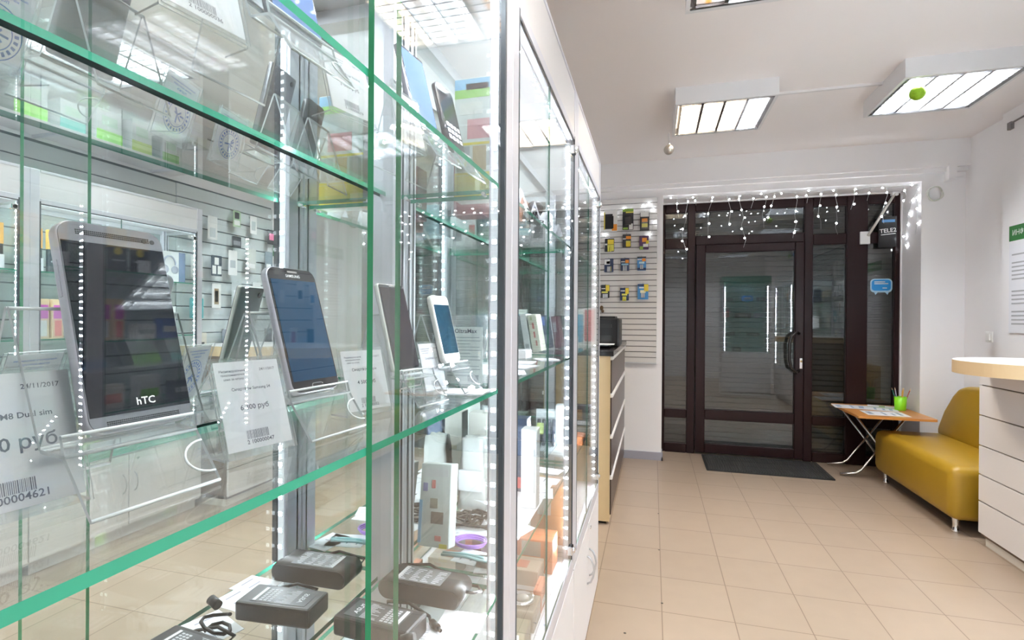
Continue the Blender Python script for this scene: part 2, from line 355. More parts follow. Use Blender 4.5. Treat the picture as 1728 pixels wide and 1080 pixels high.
# ---------------------------------------------------------------- glass showcases
ZB, ZT, ZH = .54, 1.905, 2.065          # cabinet top, glass top, header top
SHELVES = (.845, 1.20, 1.55)
def showcase(label, xf, s, D, y0, y1, door, mirror=True, wl=.045, wr=.045, shelves=SHELVES, shelf_in=.010, group=None):
    X = lambda d: xf + s * d
    def B(mb, d0, d1, a, b, z0, z1, m=0, bev=0): 
        return mb.box(min(X(d0), X(d1)), max(X(d0), X(d1)), a, b, z0, z1, m, bev=bev, seg=1)
    root = thing('glass_showcase', label, 'showcase', T((X(0) + X(D)) / 2, (y0 + y1) / 2, 0), group)
    b = MB(); B(b, .018, D, y0, y1, .06, ZB); B(b, .035, D - .02, y0 + .02, y1 - .02, 0, .06)
    part(b, 'base_cabinet', WHITE, root)
    ym = (y0 + y1) / 2
    for a, c, hy in ((y0 + .003, ym - .002, ym - .035), (ym + .002, y1 - .003, ym + .035)):
        d = MB(); B(d, 0, .016, a, c, .075, ZB - .045, bev=.001); dr = part(d, 'cabinet_door', WHITE, root)
        h = MB(); z0 = .28
        h.tube([(X(.0), hy, z0 + .10), (X(-.014), hy, z0 + .092), (X(-.024), hy, z0 + .07), (X(-.028), hy, z0 + .045), (X(-.024), hy, z0 + .02), (X(-.014), hy, z0 - .002), (X(0), hy, z0 - .01)], .004, 8)
        sub(h, 'handle', ALU, dr, root)
        if hy > ym:
            k = MB(); k.lathe([(.008, 0), (.008, .004), (.003, .005)], 12, 0, T(X(0), hy + .02, ZB - .08, ry=-s * PI / 2)); sub(k, 'lock', CHROME, dr, root)
    r = MB(); B(r, -.001, .028, y0 + wl, y1 - wr, ZB - .04, ZB + .012, bev=.003); B(r, 0, .006, y0 + wl, y1 - wr, ZB - .005, ZB + .001)
    part(r, 'bottom_rail', ALUL, root)
    for nm, d0, d1, a, c in (('front_post', 0, .030, y0, y0 + wl), ('front_post', 0, .030, y1 - wr, y1), ('back_post', D - .03, D, y0, y0 + wl), ('back_post', D - .03, D, y1 - wr, y1)):
        p = MB(); B(p, d0, d1, a, c, ZB - .04, ZH, bev=.003)
        g0 = (a + c) / 2
        for g in (() if d0 == 0 else (-.009, .009)): B(p, d0 - .0012 if d0 == 0 else d0 - .0015, d0 + .002, g0 + g - .002, g0 + g + .002, ZB, ZH - .01, 1)
        o = part(p, nm, [ALUL, GASK], root)
        if d0 == 0:
            k = MB(); e = a if a > ym else c
            B(k, -.0006, .012, e - .004, e + .004, ZB, ZT, bev=.001); sub(k, 'gasket', GASK, o, root)
    h = MB(); B(h, .002, .016, y0 + .005, y1 - .005, ZT + .012, ZH - .012)
    part(h, 'header_panel', WHITE, root)
    t = MB()
    for z0, z1 in ((ZT - .012, ZT + .014), (ZH - .014, ZH)): B(t, 0, .024, y0 + wl, y1 - wr, z0, z1, bev=.002)
    B(t, .001, .006, y0 + wl, y1 - wr, ZT - .016, ZT - .011, 1)
    part(t, 'top_rail', [ALUL, GASK], root)
    r2 = MB(); B(r2, .024, D - .03, y0, y0 + .02, ZT - .012, ZT + .014); B(r2, .024, D - .03, y1 - .02, y1, ZT - .012, ZT + .014); B(r2, D - .022, D, y0 + wl, y1 - wr, ZT - .012, ZT + .014)
    part(r2, 'side_rail', ALU, root)
    tp = MB(); B(tp, .018, D, y0, y1, ZT + .014, ZT + .024); part(tp, 'top_panel', WHITE, root)
    bk = MB(); B(bk, D - .006, D - .001, y0 + wl - .006, y1 - wr + .006, ZB, ZT)
    part(bk, 'mirror_back' if mirror else 'back_pane', MIRROR if mirror else GLASS, root)
    x0, x1 = sorted((X(.03), X(D - .03)))
    for a in (y0 + .012, y1 - .016): part(MB().sheet(x0, x1, a, a + .004, ZB, ZT, 1), 'side_pane', [GLASS, EDGE], root)
    for z in shelves:
        x0, x1 = sorted((X(shelf_in), X(D - .012)))
        sh = MB().sheet(x0, x1, y0 + .019, y1 - .019, z - .0075, z, 2); o = part(sh, 'shelf', [GLASS, EDGE], root)
        for a, q in ((y0 + .016, 1), (y1 - .016, -1)):
            for d in (.045, D - .045): sub(MB().tube([(X(d), a, z - .010), (X(d), a + q * .016, z - .010)], .0035, 8), 'shelf_peg', CHROME, o, root)
    if door == 'sliding':
        for d0, a, c in ((.012, y0 + wl - .01, .488), (.004, .420, y1 - wr + .01)):
            x0, x1 = sorted((X(d0), X(d0 + .006)))
            part(MB().sheet(x0, x1, a, c, ZB + .012, ZT - .012, 0), 'sliding_pane', [GLASS, EDGE2], root)
    else:
        x0, x1 = sorted((X(.001), X(.005)))
        yd = ym - .05
        part(MB().sheet(x0, x1, y0 + wl - .035, yd - .002, ZB + .014, ZT - .016, 0), 'glass_door', [GLASS, EDGED], root)
        o = part(MB().sheet(x0, x1, yd + .002, y1 - wr + .004, ZB + .014, ZT - .016, 0), 'glass_door', [GLASS, EDGED], root)
        for z in (ZT - .05, ZB + .05):
            k = MB(); B(k, -.006, .012, y1 - wr - .035, y1 - wr - .005, z - .014, z + .014, bev=.003)
            k.lathe([(.010, 0), (.010, .004), (.006, .007)], 14, 0, T(X(-.006), y1 - wr - .02, z, ry=-s * -PI / 2 if s > 0 else PI / 2))
            sub(k, 'hinge', CHROME, o, root)
    return root
LX, LD = -.245, .24
YC = (.045, .885, 1.675, 2.465)
showcase('nearest aluminium glass showcase with sliding panes and phones on its shelf', LX, -1, LD, YC[0], YC[1], 'sliding')
showcase('middle glass showcase of the left row with hinged door over packed accessories', LX, -1, LD, YC[1], YC[2], 'hinged')
showcase('last glass showcase of the left row beside the beige counter', LX, -1, LD, YC[2], YC[3], 'hinged')
# LED strips of the left row
xs = LX - .018
for lab, y, q in (('bright vertical led strip at the far front post of the nearest showcase', YC[1] - .046, -1),
                  ('vertical led strip at the far front post of the middle showcase', YC[2] - .046, -1),
                  ('vertical led strip at the far front post of the last left showcase', YC[3] - .046, -1),
                  ('vertical led strip at the near front post of the middle showcase', YC[1] + .046, 1),
                  ('vertical led strip at the near front post of the last left showcase', YC[2] + .046, 1)):
    led_strip(lab, (xs, y, ZB + .03), (xs, y, ZT - .02), (0, q, 0))
for lab, i in (('led strip under the header of the nearest showcase', 0), ('led strip under the header of the middle showcase', 1), ('led strip under the header of the last left showcase', 2)):
    led_strip(lab, (LX - .030, YC[i] + .06, ZT - .013), (LX - .030, YC[i + 1] - .06, ZT - .013), (-.45, 0, -1))

# the showcases along the right wall, behind the reception desk (seen in the mirror backs)
RX, RD = 2.06, .328
YR = (.81, 1.83, 2.85)
for lab, i in (('glass showcase behind the reception desk, nearer to the back of the shop', 0), ('glass showcase behind the reception desk, beside the right slatwall', 1)):
    showcase(lab, RX, 1, RD, YR[i], YR[i + 1], 'hinged', mirror=False)
xs = RX + .018
for lab, y, q in (('vertical led strip at the near post of the first right showcase', YR[0] + .046, 1), ('vertical led strip at the far post of the first right showcase', YR[1] - .046, -1),
                  ('vertical led strip at the near post of the second right showcase', YR[1] + .046, 1), ('vertical led strip at the far post of the second right showcase', YR[2] - .046, -1)):
    led_strip(lab, (xs, y, ZB + .03), (xs, y, ZT - .02), (0, q, 0), .0315)
for i in (0, 1):
    led_strip(('led strip under the header of the first right showcase', 'led strip under the header of the second right showcase')[i],
              (RX + .030, YR[i] + .06, ZT - .013), (RX + .030, YR[i + 1] - .06, ZT - .013), (.45, 0, -1))
# showcase across the back of the reception area (seen only as a reflection in the door)
def cross_case():
    root = thing('glass_showcase', 'small glass showcase on white cabinet, reflected in the entrance door', 'showcase', T(1.6, .8, 0))
    x0, x1, y0, y1 = 1.18, 1.98, .62, .98
    part(MB().box(x0, x1, y0, y1 - .02, 0, .76), 'base_cabinet', WHITE, root)
    for a, b in ((x0 + .003, 1.578), (1.582, x1 - .003)):
        o = part(MB().box(a, b, y1 - .02, y1 - .003, .06, .74), 'cabinet_door', WHITE, root)
        sub(MB().tube([(b - .05, y1 - .003, .62), (b - .05, y1 + .02, .61), (b - .05, y1 + .02, .53), (b - .05, y1 - .003, .52)], .004, 6), 'handle', ALU, o, root)
    for x in (x0, x1 - .025):
        for y in (y0, y1 - .025): part(MB().box(x, x + .025, y, y + .025, .76, 2.03), 'post', ALUL, root)
    part(MB().box(x0, x1, y0, y1, 1.96, 2.10), 'header_panel', mat('teal_header', (.16, .42, .34), .4), root)
    part(MB().box(x0 + .02, x1 - .02, y0 + .003, y0 + .008, .76, 1.96), 'back_panel', mat('teal_back', (.45, .66, .64), .5), root)
    for z in (1.05, 1.36, 1.66): part(MB().sheet(x0 + .01, x1 - .01, y0 + .015, y1 - .012, z - .006, z, 2), 'shelf', [GLASS, EDGE], root)
    part(MB().sheet(x0 + .025, x1 - .025, y1 - .006, y1 - .002, .77, 1.95, 1), 'front_pane', [GLASS, EDGE], root)
    led_strip('led strip at the left inside the small reflected showcase', (x0 + .05, y1 - .03, .78), (x0 + .05, y1 - .03, 1.93), (.6, .8, 0), .04)
    led_strip('led strip at the right inside the small reflected showcase', (x1 - .05, y1 - .03, .78), (x1 - .05, y1 - .03, 1.93), (-.6, .8, 0), .04)
    led_strip('led strip under the teal header of the small reflected showcase', (x1 - .08, y1 - .035, 1.955), (x0 + .08, y1 - .035, 1.955), (0, -.5, -1), .04)
    for i, (x, w, z, h, col, lab) in enumerate(((1.30, .16, 1.66, .05, (.03, .03, .03), 'flat black device lying on the top shelf'), (1.62, .18, 1.66, .10, (.05, .28, .75), 'bright blue box on the top shelf'),
            (1.84, .12, 1.66, .07, (.03, .03, .04), 'small dark device on the top shelf'), (1.26, .10, 1.36, .13, (.55, .10, .08), 'red topped box on the middle shelf'),
            (1.55, .26, 1.36, .09, (.04, .03, .03), 'long dark device on the middle shelf'), (1.80, .13, 1.36, .08, (.50, .48, .62), 'lilac grey box on the middle shelf'),
            (1.34, .15, 1.05, .06, (.03, .035, .03), 'dark device on the lower shelf'), (1.72, .20, 1.05, .05, (.06, .07, .05), 'low dark device on the lower shelf'), (1.45, .14, .76, .08, (.03, .03, .02), 'dark device on the floor'))):
        mb = MB().box(-w / 2, w / 2, -.06, .06, 0, h, bev=.006).box(-w * .3, w * .3, -.0615, -.0600, h * .3, h * .7, 1).box(-w * .3, w * .3, .0600, .0615, h * .3, h * .7, 1)
        tag(mb.build('boxed_device', [flat(*col), flat(.5, .5, .5)], None, T(x, .80, z + .0005)), lab + ' of the small reflected showcase', 'device')
cross_case()

# ---------------------------------------------------------------- ceiling lights
COOL = emis('tube_cool', (0.88, 0.945, 1.0), TUBE); WARM = emis('tube_warm', (1.0, 0.80, 0.55), TUBE * .85); AMBER = emis('tube_amber', (1.0, 0.50, 0.14), 1.1)
LAMPW = mat('white_lamp_housing', (.80, .79, .80), .4); LOUV = mat('louvre_aluminium', (.62, .62, .63), .16, .95)
def fixture(label, x, y, seq):
    M = T(x, y, ZC); root = thing('ceiling_light', label, 'ceiling light', M, 'louvred ceiling lights'); a, b = .300, .300; h = -.108
    m = MB()
    for q in ((-a, -a + .018, -b, b), (a - .018, a, -b, b), (-a + .018, a - .018, -b, -b + .018), (-a + .018, a - .018, b - .018, b)): m.box(*q, h, 0)
    m.box(-a + .018, a - .018, -b + .018, b - .018, -.012, -.001)
    m.build('housing', LAMPW, root)
    for i, w in enumerate(seq):
        tx = -.198 + .132 * i
        MB().tube([(tx, -.265, -.045), (tx, .265, -.045)], .013, 10).build('fluorescent_tube', {'w': WARM, 'c': COOL, 'o': AMBER}[w], root)
    l = MB()
    for i in range(3):
        tx = -.132 + .132 * i; l.prism([(tx - .012, h + .042), (tx - .008, h + .004), (tx + .008, h + .004), (tx + .012, h + .042)], 'y', -.282, .282)
    for tx in (-.264, .264): l.prism([(tx - .012, h + .055), (tx - math.copysign(-.006, tx), h + .004), (tx + .012, h + .055)], 'y', -.282, .282)
    for k in range(11):
        ty = -.25 + .05 * k
        for i in range(4):
            cx = -.198 + .132 * i; l.box(cx - .064, cx + .064, ty - .003, ty + .003, h + .004, h + .034)
    l.box(-.282, .282, -.284, -.268, h + .002, h + .012).box(-.282, .282, .268, .284, h + .002, h + .012)
    l.build('louvre', LOUV, root)
FX = ((.43, 3.72, 'wwwc', 'ceiling light over the aisle with three warm tubes and a silver bauble'), (1.66, 3.66, 'cccc', 'white ceiling light before the entrance with a green bauble'),
      (.43, 2.12, 'occw', 'ceiling light at the top edge with one orange tube'), (.43, .52, 'wccw', 'warm ceiling light above the camera, reflected in the showcase glass'),
      (1.88, 2.07, 'cccc', 'white ceiling light over the reception desk'), (1.66, .46, 'cccc', 'white ceiling light over the back of the reception area'),
      (.43, -1.08, 'cccc', 'white ceiling light in the back corner of the aisle'), (1.66, -1.14, 'cccc', 'white ceiling light at the back wall'))
for x, y, q, lab in FX: fixture(lab, x, y, q)
def bauble(label, x, y, z, r, m, top):
    root = thing('bauble', label, 'bauble', T(x, y, z)); MB().ico((0, 0, 0), r, 0, 3).build('ball', m, root)
    MB().lathe([(.009, r - .002), (.009, r + .008), (.004, r + .010)], 12).build('cap', CHROME, root)
    MB().tube([(0, 0, r + .008), (0, 0, top - z)], .0012, 5).build('thread', GREYP, root)
bauble('green glittery bauble hanging from the right ceiling light', 1.452, 3.44, 2.628, .040, mat('lime_glitter', (.30, .52, .02), .35, .3, noise=.35, nscale=120), ZC - .10)
bauble('silver bauble hanging on a thread from the middle ceiling light', .105, 3.95, 2.577, .037, mat('silver_glitter', (.55, .52, .48), .28, .8, noise=.25, nscale=160), ZC - .10)
tag(MB().box(.73, 1.36, 3.655, 3.675, ZC - .014, ZC).build('cable_duct', WHITE), 'thin white cable duct on the ceiling joining two lights', 'cable duct')
# ---------------------------------------------------------------- reception desk
BEIGE = mat('beige_laminate', (.66, .49, .29), .4)
dk = thing('reception_desk', 'white slatted reception desk with a round beige and white counter top', 'desk', T(2.05, 3.25, 0))
X0, XE, Y0, Y1 = 1.88, 2.30, 2.90, 3.68
part(MB().box(X0 + .012, XE, Y0, Y1 - .004, .05, 1.045), 'carcass', mat('slat_gap_brown', (.16, .11, .08), .7), dk)
part(MB().box(X0 + .022, XE - .02, Y0, Y1 - .03, 0, .07), 'plinth', mat('cream_plinth', (.72, .68, .62), .4), dk)
zs = (.065, .256, .414, .587, .766, .945, 1.045)
for a, b in zip(zs, zs[1:]):
    part(MB().box(X0, X0 + .016, Y0, Y1, a + .004, b - .003, bev=.0015, seg=1), 'front_board', WHITE, dk)
tp = MB(); arc = []
for k in range(121):
    a = R(-90 + 360 * k / 120) ; arc.append((1.92 + .35 * math.cos(a), 3.24 + .35 * math.sin(a)))
tp.prism(arc[:-1], 'z', 1.045, 1.113, 1).prism([(1.92 + (x - 1.92) * .998, 3.24 + (y - 3.24) * .998) for x, y in arc[:-1]], 'z', 1.113, 1.115, 0)
tp.box(1.93, 2.32, 2.895, 3.585, 1.045, 1.1125, 1).box(1.931, 2.319, 2.896, 3.584, 1.1125, 1.1145, 0)
part(tp, 'counter_top', [WHITE, BEIGE], dk)

# ---------------------------------------------------------------- counter beyond the left row
ct = thing('sales_counter', 'beige sided counter with dark drawers and a black top', 'counter', T(-.55, 4.15, 0))
part(MB().box(-.85, -.262, 3.33, 3.352, .02, 1.085).box(-.85, -.28, 4.93, 4.95, .02, 1.085).box(-.30, -.262, 3.352, 4.93, .02, .05), 'side_panel', mat('straw_laminate', (.70, .53, .30), .4), ct)
part(MB().box(-.86, -.24, 3.315, 4.965, 1.085, 1.118, bev=.002), 'worktop', mat('black_worktop', (.02, .018, .02), .18), ct)
part(MB().box(-.83, -.285, 3.355, 4.925, 0, .05), 'plinth', BLACKP, ct)
WENGE = mat('dark_wenge', (.055, .035, .028), .3, noise=.25, nscale=30)
zz = (.055, .31, .575, .84, 1.083)
for a, b in zip(zz, zz[1:]):
    o = part(MB().box(-.272, -.254, 3.355, 4.93, a + .003, b - .028), 'drawer', WENGE, ct)
    sub(MB().box(-.270, -.246, 3.355, 4.93, b - .026, b - .004, bev=.002, seg=1), 'handle_rail', mat('rail_highlight_white', (.92, .92, .92), .3), o, ct)  # white colour stands in for highlights along the metal rails
pr = thing('printer', 'black printer on the dark counter top', 'printer', T(-.43, 3.95, 1.1185))
part(MB().box(-.66, -.235, 3.78, 4.12, 1.1195, 1.33, bev=.012).box(-.60, -.29, 3.774, 3.80, 1.16, 1.20, 1).box(-.60, -.29, 3.774, 3.80, 1.26, 1.285, 1), 'body', [BLACKP, mat('printer_slot', (.004, .004, .005), .3)], pr)
part(MB().box(-.62, -.27, 3.85, 4.10, 1.33, 1.345, bev=.005), 'lid', DGREY, pr)
part(MB().box(-.60, -.29, 3.62, 3.79, 1.128, 1.136, bev=.002), 'output_tray', BLACKP, pr)
for i, (a, z) in enumerate(((.06, 1.137), (-.10, 1.1405), (.03, 1.144))):
    tag(MB().box(-.12, .12, -.08, .08, 0, .003).build('paper_sheet', PAPER, None, T(-.42 + .02 * i, 3.69 - .02 * i, z, a)), ('lowest', 'middle', 'topmost')[i] + ' white sheet lying in the tray of the black printer', 'paper', 'printed sheets in the printer tray')

# ---------------------------------------------------------------- slatwalls
SLATW = mat('slatwall_white', (.70, .675, .66), .45); SLATG = mat('slatwall_groove', (.20, .19, .19), .6)
sw = thing('slatwall_panel', 'white slatwall panel hung with batteries beside the entrance', 'slatwall', T(-.36, 4.99, 1.7))
m = MB().box(-.80, .032, 4.982, 4.999, .914, 2.468, 1); z = .916
while z < 2.46: m.box(-.80, .032, 4.974, 4.983, z, min(2.468, z + .045), 0, bev=.0015, seg=1); z += .052
part(m, 'board', [SLATW, SLATG], sw)
part(MB().box(.0, .034, 4.970, 4.974, 1.00, 1.004).box(-.80, .034, 4.97, 4.984, .908, .916), 'edge_strip', ALU, sw)
sr = thing('slatwall_panel', 'grey slatwall on the right wall hung with accessories, seen in the mirrors', 'slatwall', T(2.395, 3.42, 1.3))
m = MB().box(2.396, 2.3995, .75, 3.90, .3, 2.31, 1); z = .302
while z < 2.29: m.box(2.392, 2.3965, .75, 2.93, z, min(2.31, z + .092), 0); m.box(2.3965 - .016, 2.3965, 2.93, 3.90, z, min(2.31, z + .092), 0, bev=.002, seg=1); z += .10
part(m, 'board', [mat('slatwall_grey', (.56, .60, .60), .45), mat('slatwall_groove_dark', (.10, .12, .13), .6)], sr)
def hook(root, p, d, L=.07):
    """a wire hook of the slatwall standing out along d"""
    p = Vector(p); d = Vector(d)
    part(MB().tube([p, p + d * L, p + d * (L + .006) + Vector((0, 0, .01))], .0022, 6).box(p.x - .008, p.x + .008, p.y - .008, p.y + .008, p.z - .012, p.z + .004), 'hook', CHROME, root)

# battery packs etc. on the end slatwall: local frame x right, z up, front -y, origin at the hanging hole
def pack(label, cat, name, M, w, h, card, items, blister=None, group=None):
    root = thing(name, label, cat, M, group)
    cm = [card] + [i[4] for i in items]
    b = MB(); b.prism([(x, z - h / 2 + .012) for x, z in rrect(w, h, .006, 3)], 'y', -.0006, .0006, 0)
    for k, (x0, x1, z0, z1, mm) in enumerate(items): b.box(x0 * w, x1 * w, -.0012, -.0004, -h + .012 + z0 * h, -h + .012 + z1 * h, k + 1)
    b.build('card', cm, root)
    if blister:
        kind, mm = blister[0], blister[1]
        q = MB()
        if kind == 'cells':
            n, lw, z0, z1 = blister[2:]
            for k in range(n): q.tube([((k - (n - 1) / 2) * lw * 2.2, -.008, -h + z0 * h), ((k - (n - 1) / 2) * lw * 2.2, -.008, -h + z1 * h)], lw, 10)
            q.build('batteries', mm, root)
        elif kind == 'box':
            x0, x1, z0, z1, dpt = blister[2:]
            q.box(x0 * w, x1 * w, -dpt, -.001, -h + z0 * h, -h + z1 * h, bev=.004); q.build('blister', mm, root)
    return root
YP = 4.935
blk, org, yel, ylw, wht, grn, nvy, blu, sil = (flat(.02, .02, .025), flat(.85, .30, .03), flat(.80, .62, .05), flat(.75, .70, .12), flat(.85, .84, .82), flat(.25, .42, .06), flat(.015, .03, .09), flat(.06, .25, .55), flat(.6, .62, .66, .25))
packs = [
 ('tall white and orange pack with a black power bank, top left on the slatwall', 'power_bank_pack', -.394, 2.36, .125, .205, wht, [(-.42, .15, .12, .82, blk), (-.5, -.42, .1, .9, yel), (.1, .48, .04, .34, org)], ('box', BLACKP, -.38, .22, .2, .78, .014)),
 ('black pack with a green and yellow top, top centre on the slatwall', 'charger_pack', -.233, 2.365, .10, .20, blk, [(-.5, .5, .86, 1, grn), (-.2, .5, .80, .88, ylw), (-.45, .0, .03, .12, grn), (.1, .45, .02, .3, wht)], ('box', DGREY, -.3, .3, .3, .7, .022)),
 ('black pack of orange topped button cells, top right on the slatwall', 'battery_pack', -.081, 2.325, .085, .175, blk, [(-.45, .45, .76, 1, wht), (-.3, .3, .48, .66, org), (-.3, .32, .2, .4, ylw)], ('box', FILM, -.35, .35, .18, .68, .010)),
 ('yellow battery pack, left in the second row of the slatwall', 'battery_pack', -.403, 2.09, .088, .125, blk, [(-.2, .46, .55, .92, yel), (-.2, .46, .05, .52, ylw), (-.48, -.24, .5, .62, wht)], ('cells', ylw, 2, .009, .1, .55)),
 ('black battery pack with a yellow square cell, centre of the second row', 'battery_pack', -.243, 2.125, .078, .125, blk, [(-.1, .5, .64, .86, org), (-.45, -.1, .62, .7, wht), (-.1, .45, .10, .50, ylw)], ('box', yel, -.08, .42, .14, .48, .016)),
 ('purple topped battery pack with green lower corner, right of the second row', 'battery_pack', -.085, 2.105, .085, .13, flat(.07, .025, .09), [(-.2, .3, .55, .85, org), (-.45, -.1, .02, .25, grn), (-.1, .45, .2, .42, wht), (.2, .5, .42, .66, yel)], None),
 ('navy battery pack with a pale corner, left in the third row of the slatwall', 'battery_pack', -.408, 1.90, .085, .13, nvy, [(-.48, .12, .55, .95, wht), (-.25, .1, .6, .8, org), (-.2, .3, .05, .42, flat(.25, .22, .08))], ('cells', sil, 2, .007, .12, .5)),
 ('blue battery pack with two silver cells, centre of the third row', 'battery_pack', -.258, 1.90, .08, .12, nvy, [(.05, .45, .62, .86, org), (-.45, .0, .68, .76, wht), (-.4, .4, .45, .58, flat(.3, .5, .65))], ('cells', sil, 2, .009, .1, .52)),
 ('bright blue battery pack with an orange corner, right of the third row', 'battery_pack', -.105, 1.91, .08, .13, blu, [(-.5, .5, .9, 1, blk), (.05, .45, .66, .88, org), (-.48, .0, .76, .84, wht), (-.3, .3, .5, .64, flat(.6, .8, .85)), (-.48, .48, .02, .2, nvy)], ('cells', sil, 2, .007, .2, .52)),
 ('black and yellow pack of four cells, left in the bottom row', 'battery_pack', -.44, 1.65, .08, .125, blk, [(.05, .48, .52, .98, yel), (-.45, .0, .68, .75, wht), (-.42, .3, .38, .5, ylw)], ('cells', sil, 4, .0055, .04, .40)),
 ('yellow and navy pack of three cells, centre of the bottom row', 'battery_pack', -.261, 1.62, .082, .12, nvy, [(.1, .48, .52, .98, yel), (-.45, .05, .72, .8, wht), (-.3, .3, .40, .54, ylw)], ('cells', ylw, 3, .0055, .06, .42)),
 ('wide blue pack with a yellow corner, right of the bottom row', 'battery_pack', -.092, 1.655, .098, .145, blu, [(-.48, .1, .84, .98, nvy), (.1, .5, .52, .98, yel), (-.35, .1, .72, .8, wht), (-.25, .25, .42, .6, flat(.85, .85, .6))], ('cells', sil, 2, .008, .2, .5)),
]
for lab, nm, x, z, w, h, card, items, bl in packs:
    hook(sw, (x, 4.974, z), (0, -1, 0), .05); pack(lab, 'pack', nm, T(x, YP, z - .012), w, h, card, items, bl, 'packs hanging on the end slatwall')
tag(MB().ico((0, 0, 0), .018, 0, 2, (1, .4, 1.3)).ico((.01, 0, -.03), .014, 0, 2, (1, .4, 1.2)).build('cable_clip', flat(.12, .07, .03), None, T(-.475, 4.955, 1.43)), 'small brown clip low on the slatwall above the printer', 'clip')

# accessories on the right slatwall (mirror image), front towards -x
def MR(y, z, x=2.335): return T(x, y, z, -PI / 2)
rng = random.Random(5)
packs_r = [(3.04, 2.10, .11, .20, wht, [(-.4, .4, .3, .7, flat(.75, .78, .8))], 'white boxed accessory'), (3.20, 2.10, .09, .18, wht, [(-.3, .3, .1, .5, flat(.6, .65, .66))], 'tall white accessory box'),
 (3.44, 2.19, .08, .13, flat(.35, .48, .30), [(-.4, .4, .1, .4, wht), (-.3, .3, .5, .9, blk)], 'green backed accessory card'), (3.62, 2.18, .075, .15, wht, [(-.3, .3, .2, .7, flat(.5, .55, .55))], 'pale accessory card'),
 (3.83, 2.10, .09, .13, blk, [(-.35, .25, .3, .75, flat(.75, .2, .35))], 'black card with a pink print'), (3.44, 1.98, .09, .09, blk, [(-.4, .4, .2, .6, flat(.2, .2, .22))], 'small black device card'),
 (3.24, 1.80, .10, .16, flat(.03, .05, .07), [(-.45, -.1, .1, .5, wht), (.05, .4, .1, .5, wht), (-.2, .2, .55, .9, wht)], 'navy card printed with white crosses'),
 (3.40, 1.86, .09, .20, wht, [(-.3, .3, .3, .6, flat(.45, .48, .5))], 'white headset card'), (3.60, 1.90, .10, .18, flat(.62, .64, .60), [(-.4, .4, .1, .3, wht)], 'grey accessory card'), (3.80, 1.90, .09, .18, flat(.20, .24, .27), [(-.3, .3, .1, .4, wht)], 'dark accessory card'),
 (3.24, 1.58, .085, .19, wht, [(-.25, .25, .15, .8, flat(.35, .27, .16)), (-.18, .18, .25, .7, blk)], 'white card holding a gold phone case'), (3.44, 1.60, .10, .20, flat(.50, .54, .55), [(-.3, .3, .2, .7, flat(.75, .78, .8))], 'grey case card'),
 (3.06, 1.46, .12, .15, flat(.08, .38, .40), [(-.3, .3, .2, .5, wht)], 'teal boxed accessory'), (3.66, 1.62, .09, .18, flat(.7, .72, .72), [(-.3, .3, .2, .6, blk)], 'pale case card'), (3.82, 1.60, .085, .17, wht, [(-.3, .3, .1, .5, flat(.15, .3, .5))], 'white and blue card'),
 (3.06, 1.78, .10, .17, wht, [(-.3, .3, .2, .6, flat(.2, .2, .22))], 'white card with a dark plug'), (3.10, 1.20, .10, .18, flat(.75, .7, .6), [(-.3, .3, .2, .6, blk)], 'beige card with a black case'), (3.34, 1.22, .09, .19, flat(.2, .22, .26), [(-.3, .3, .1, .4, wht)], 'slate grey card'), (3.58, 1.24, .09, .18, wht, [(-.3, .3, .3, .8, flat(.5, .15, .15))], 'white card with a dark red case'), (3.80, 1.22, .09, .18, blk, [(-.3, .3, .1, .3, wht)], 'black case card')]
for k, (y, z, w, h, card, items, lab) in enumerate(packs_r):
    hook(sr, (2.378, y, z), (-1, 0, 0), .05)
    row = 'top' if z > 2.05 else 'second' if z > 1.77 else 'third' if z > 1.4 else 'lowest'
    pack(lab + ' in the %s row of the right slatwall' % row, 'pack', 'accessory_pack', MR(y, z - .012), w, h, card, items, None, 'packs hanging on the right slatwall')

# ---------------------------------------------------------------- bench
MUST = mat('mustard_leather', (.375, .222, .016), .38, noise=.08, nscale=6, bump=.06)
bn = thing('bench', 'mustard yellow leather bench on short chrome legs', 'bench', T(2.08, 4.34, 0))
s = MB(); s.box(-.30, .30, -.58, .58, .085, .425, bev=.06, seg=5)
o = part(MB(), 'seat', MUST, bn); bpy.data.objects.remove(o)
for f in s.bm.faces: f.smooth = True
o = s.build('seat', MUST, bn)
bp = []
for y, z in ((.57, .40), (.575, .47), (.50, .62), (.40, .75), (.33, .81), (.24, .838), (.08, .845), (-.20, .845), (-.36, .80), (-.48, .70), (-.56, .50), (-.565, .40)): bp.append((y, z))
t = bmesh.new()
A = [t.verts.new((.14 + .06 * (z - .4), y, z)) for y, z in bp]; B = [t.verts.new((.285, y, z)) for y, z in bp]
t.faces.new(A); t.faces.new(B[::-1]); n = len(bp)
for i in range(n): t.faces.new((A[i], B[i], B[(i + 1) % n], A[(i + 1) % n]))
bmesh.ops.recalc_face_normals(t, faces=t.faces[:])
bmesh.ops.bevel(t, geom=[e for e in t.edges], offset=.035, segments=4, affect='EDGES', profile=.5)
for f in t.faces: f.smooth = True
q = MB(); q.add(t, 0)
for f in q.bm.faces: f.smooth = True
q.build('backrest', MUST, bn)
for x in (-.235, .235):
    for y in (-.50, .50): MB().lathe([(.024, 0), (.026, .006), (.018, .02), (.016, .05), (.021, .09), (.021, .10)], 18, 0, T(x, y, 0)).build('leg', CHROME, bn)
MB().box(-.20, .20, -.46, .46, .06, .10).build('under_frame', BLACKP, bn)

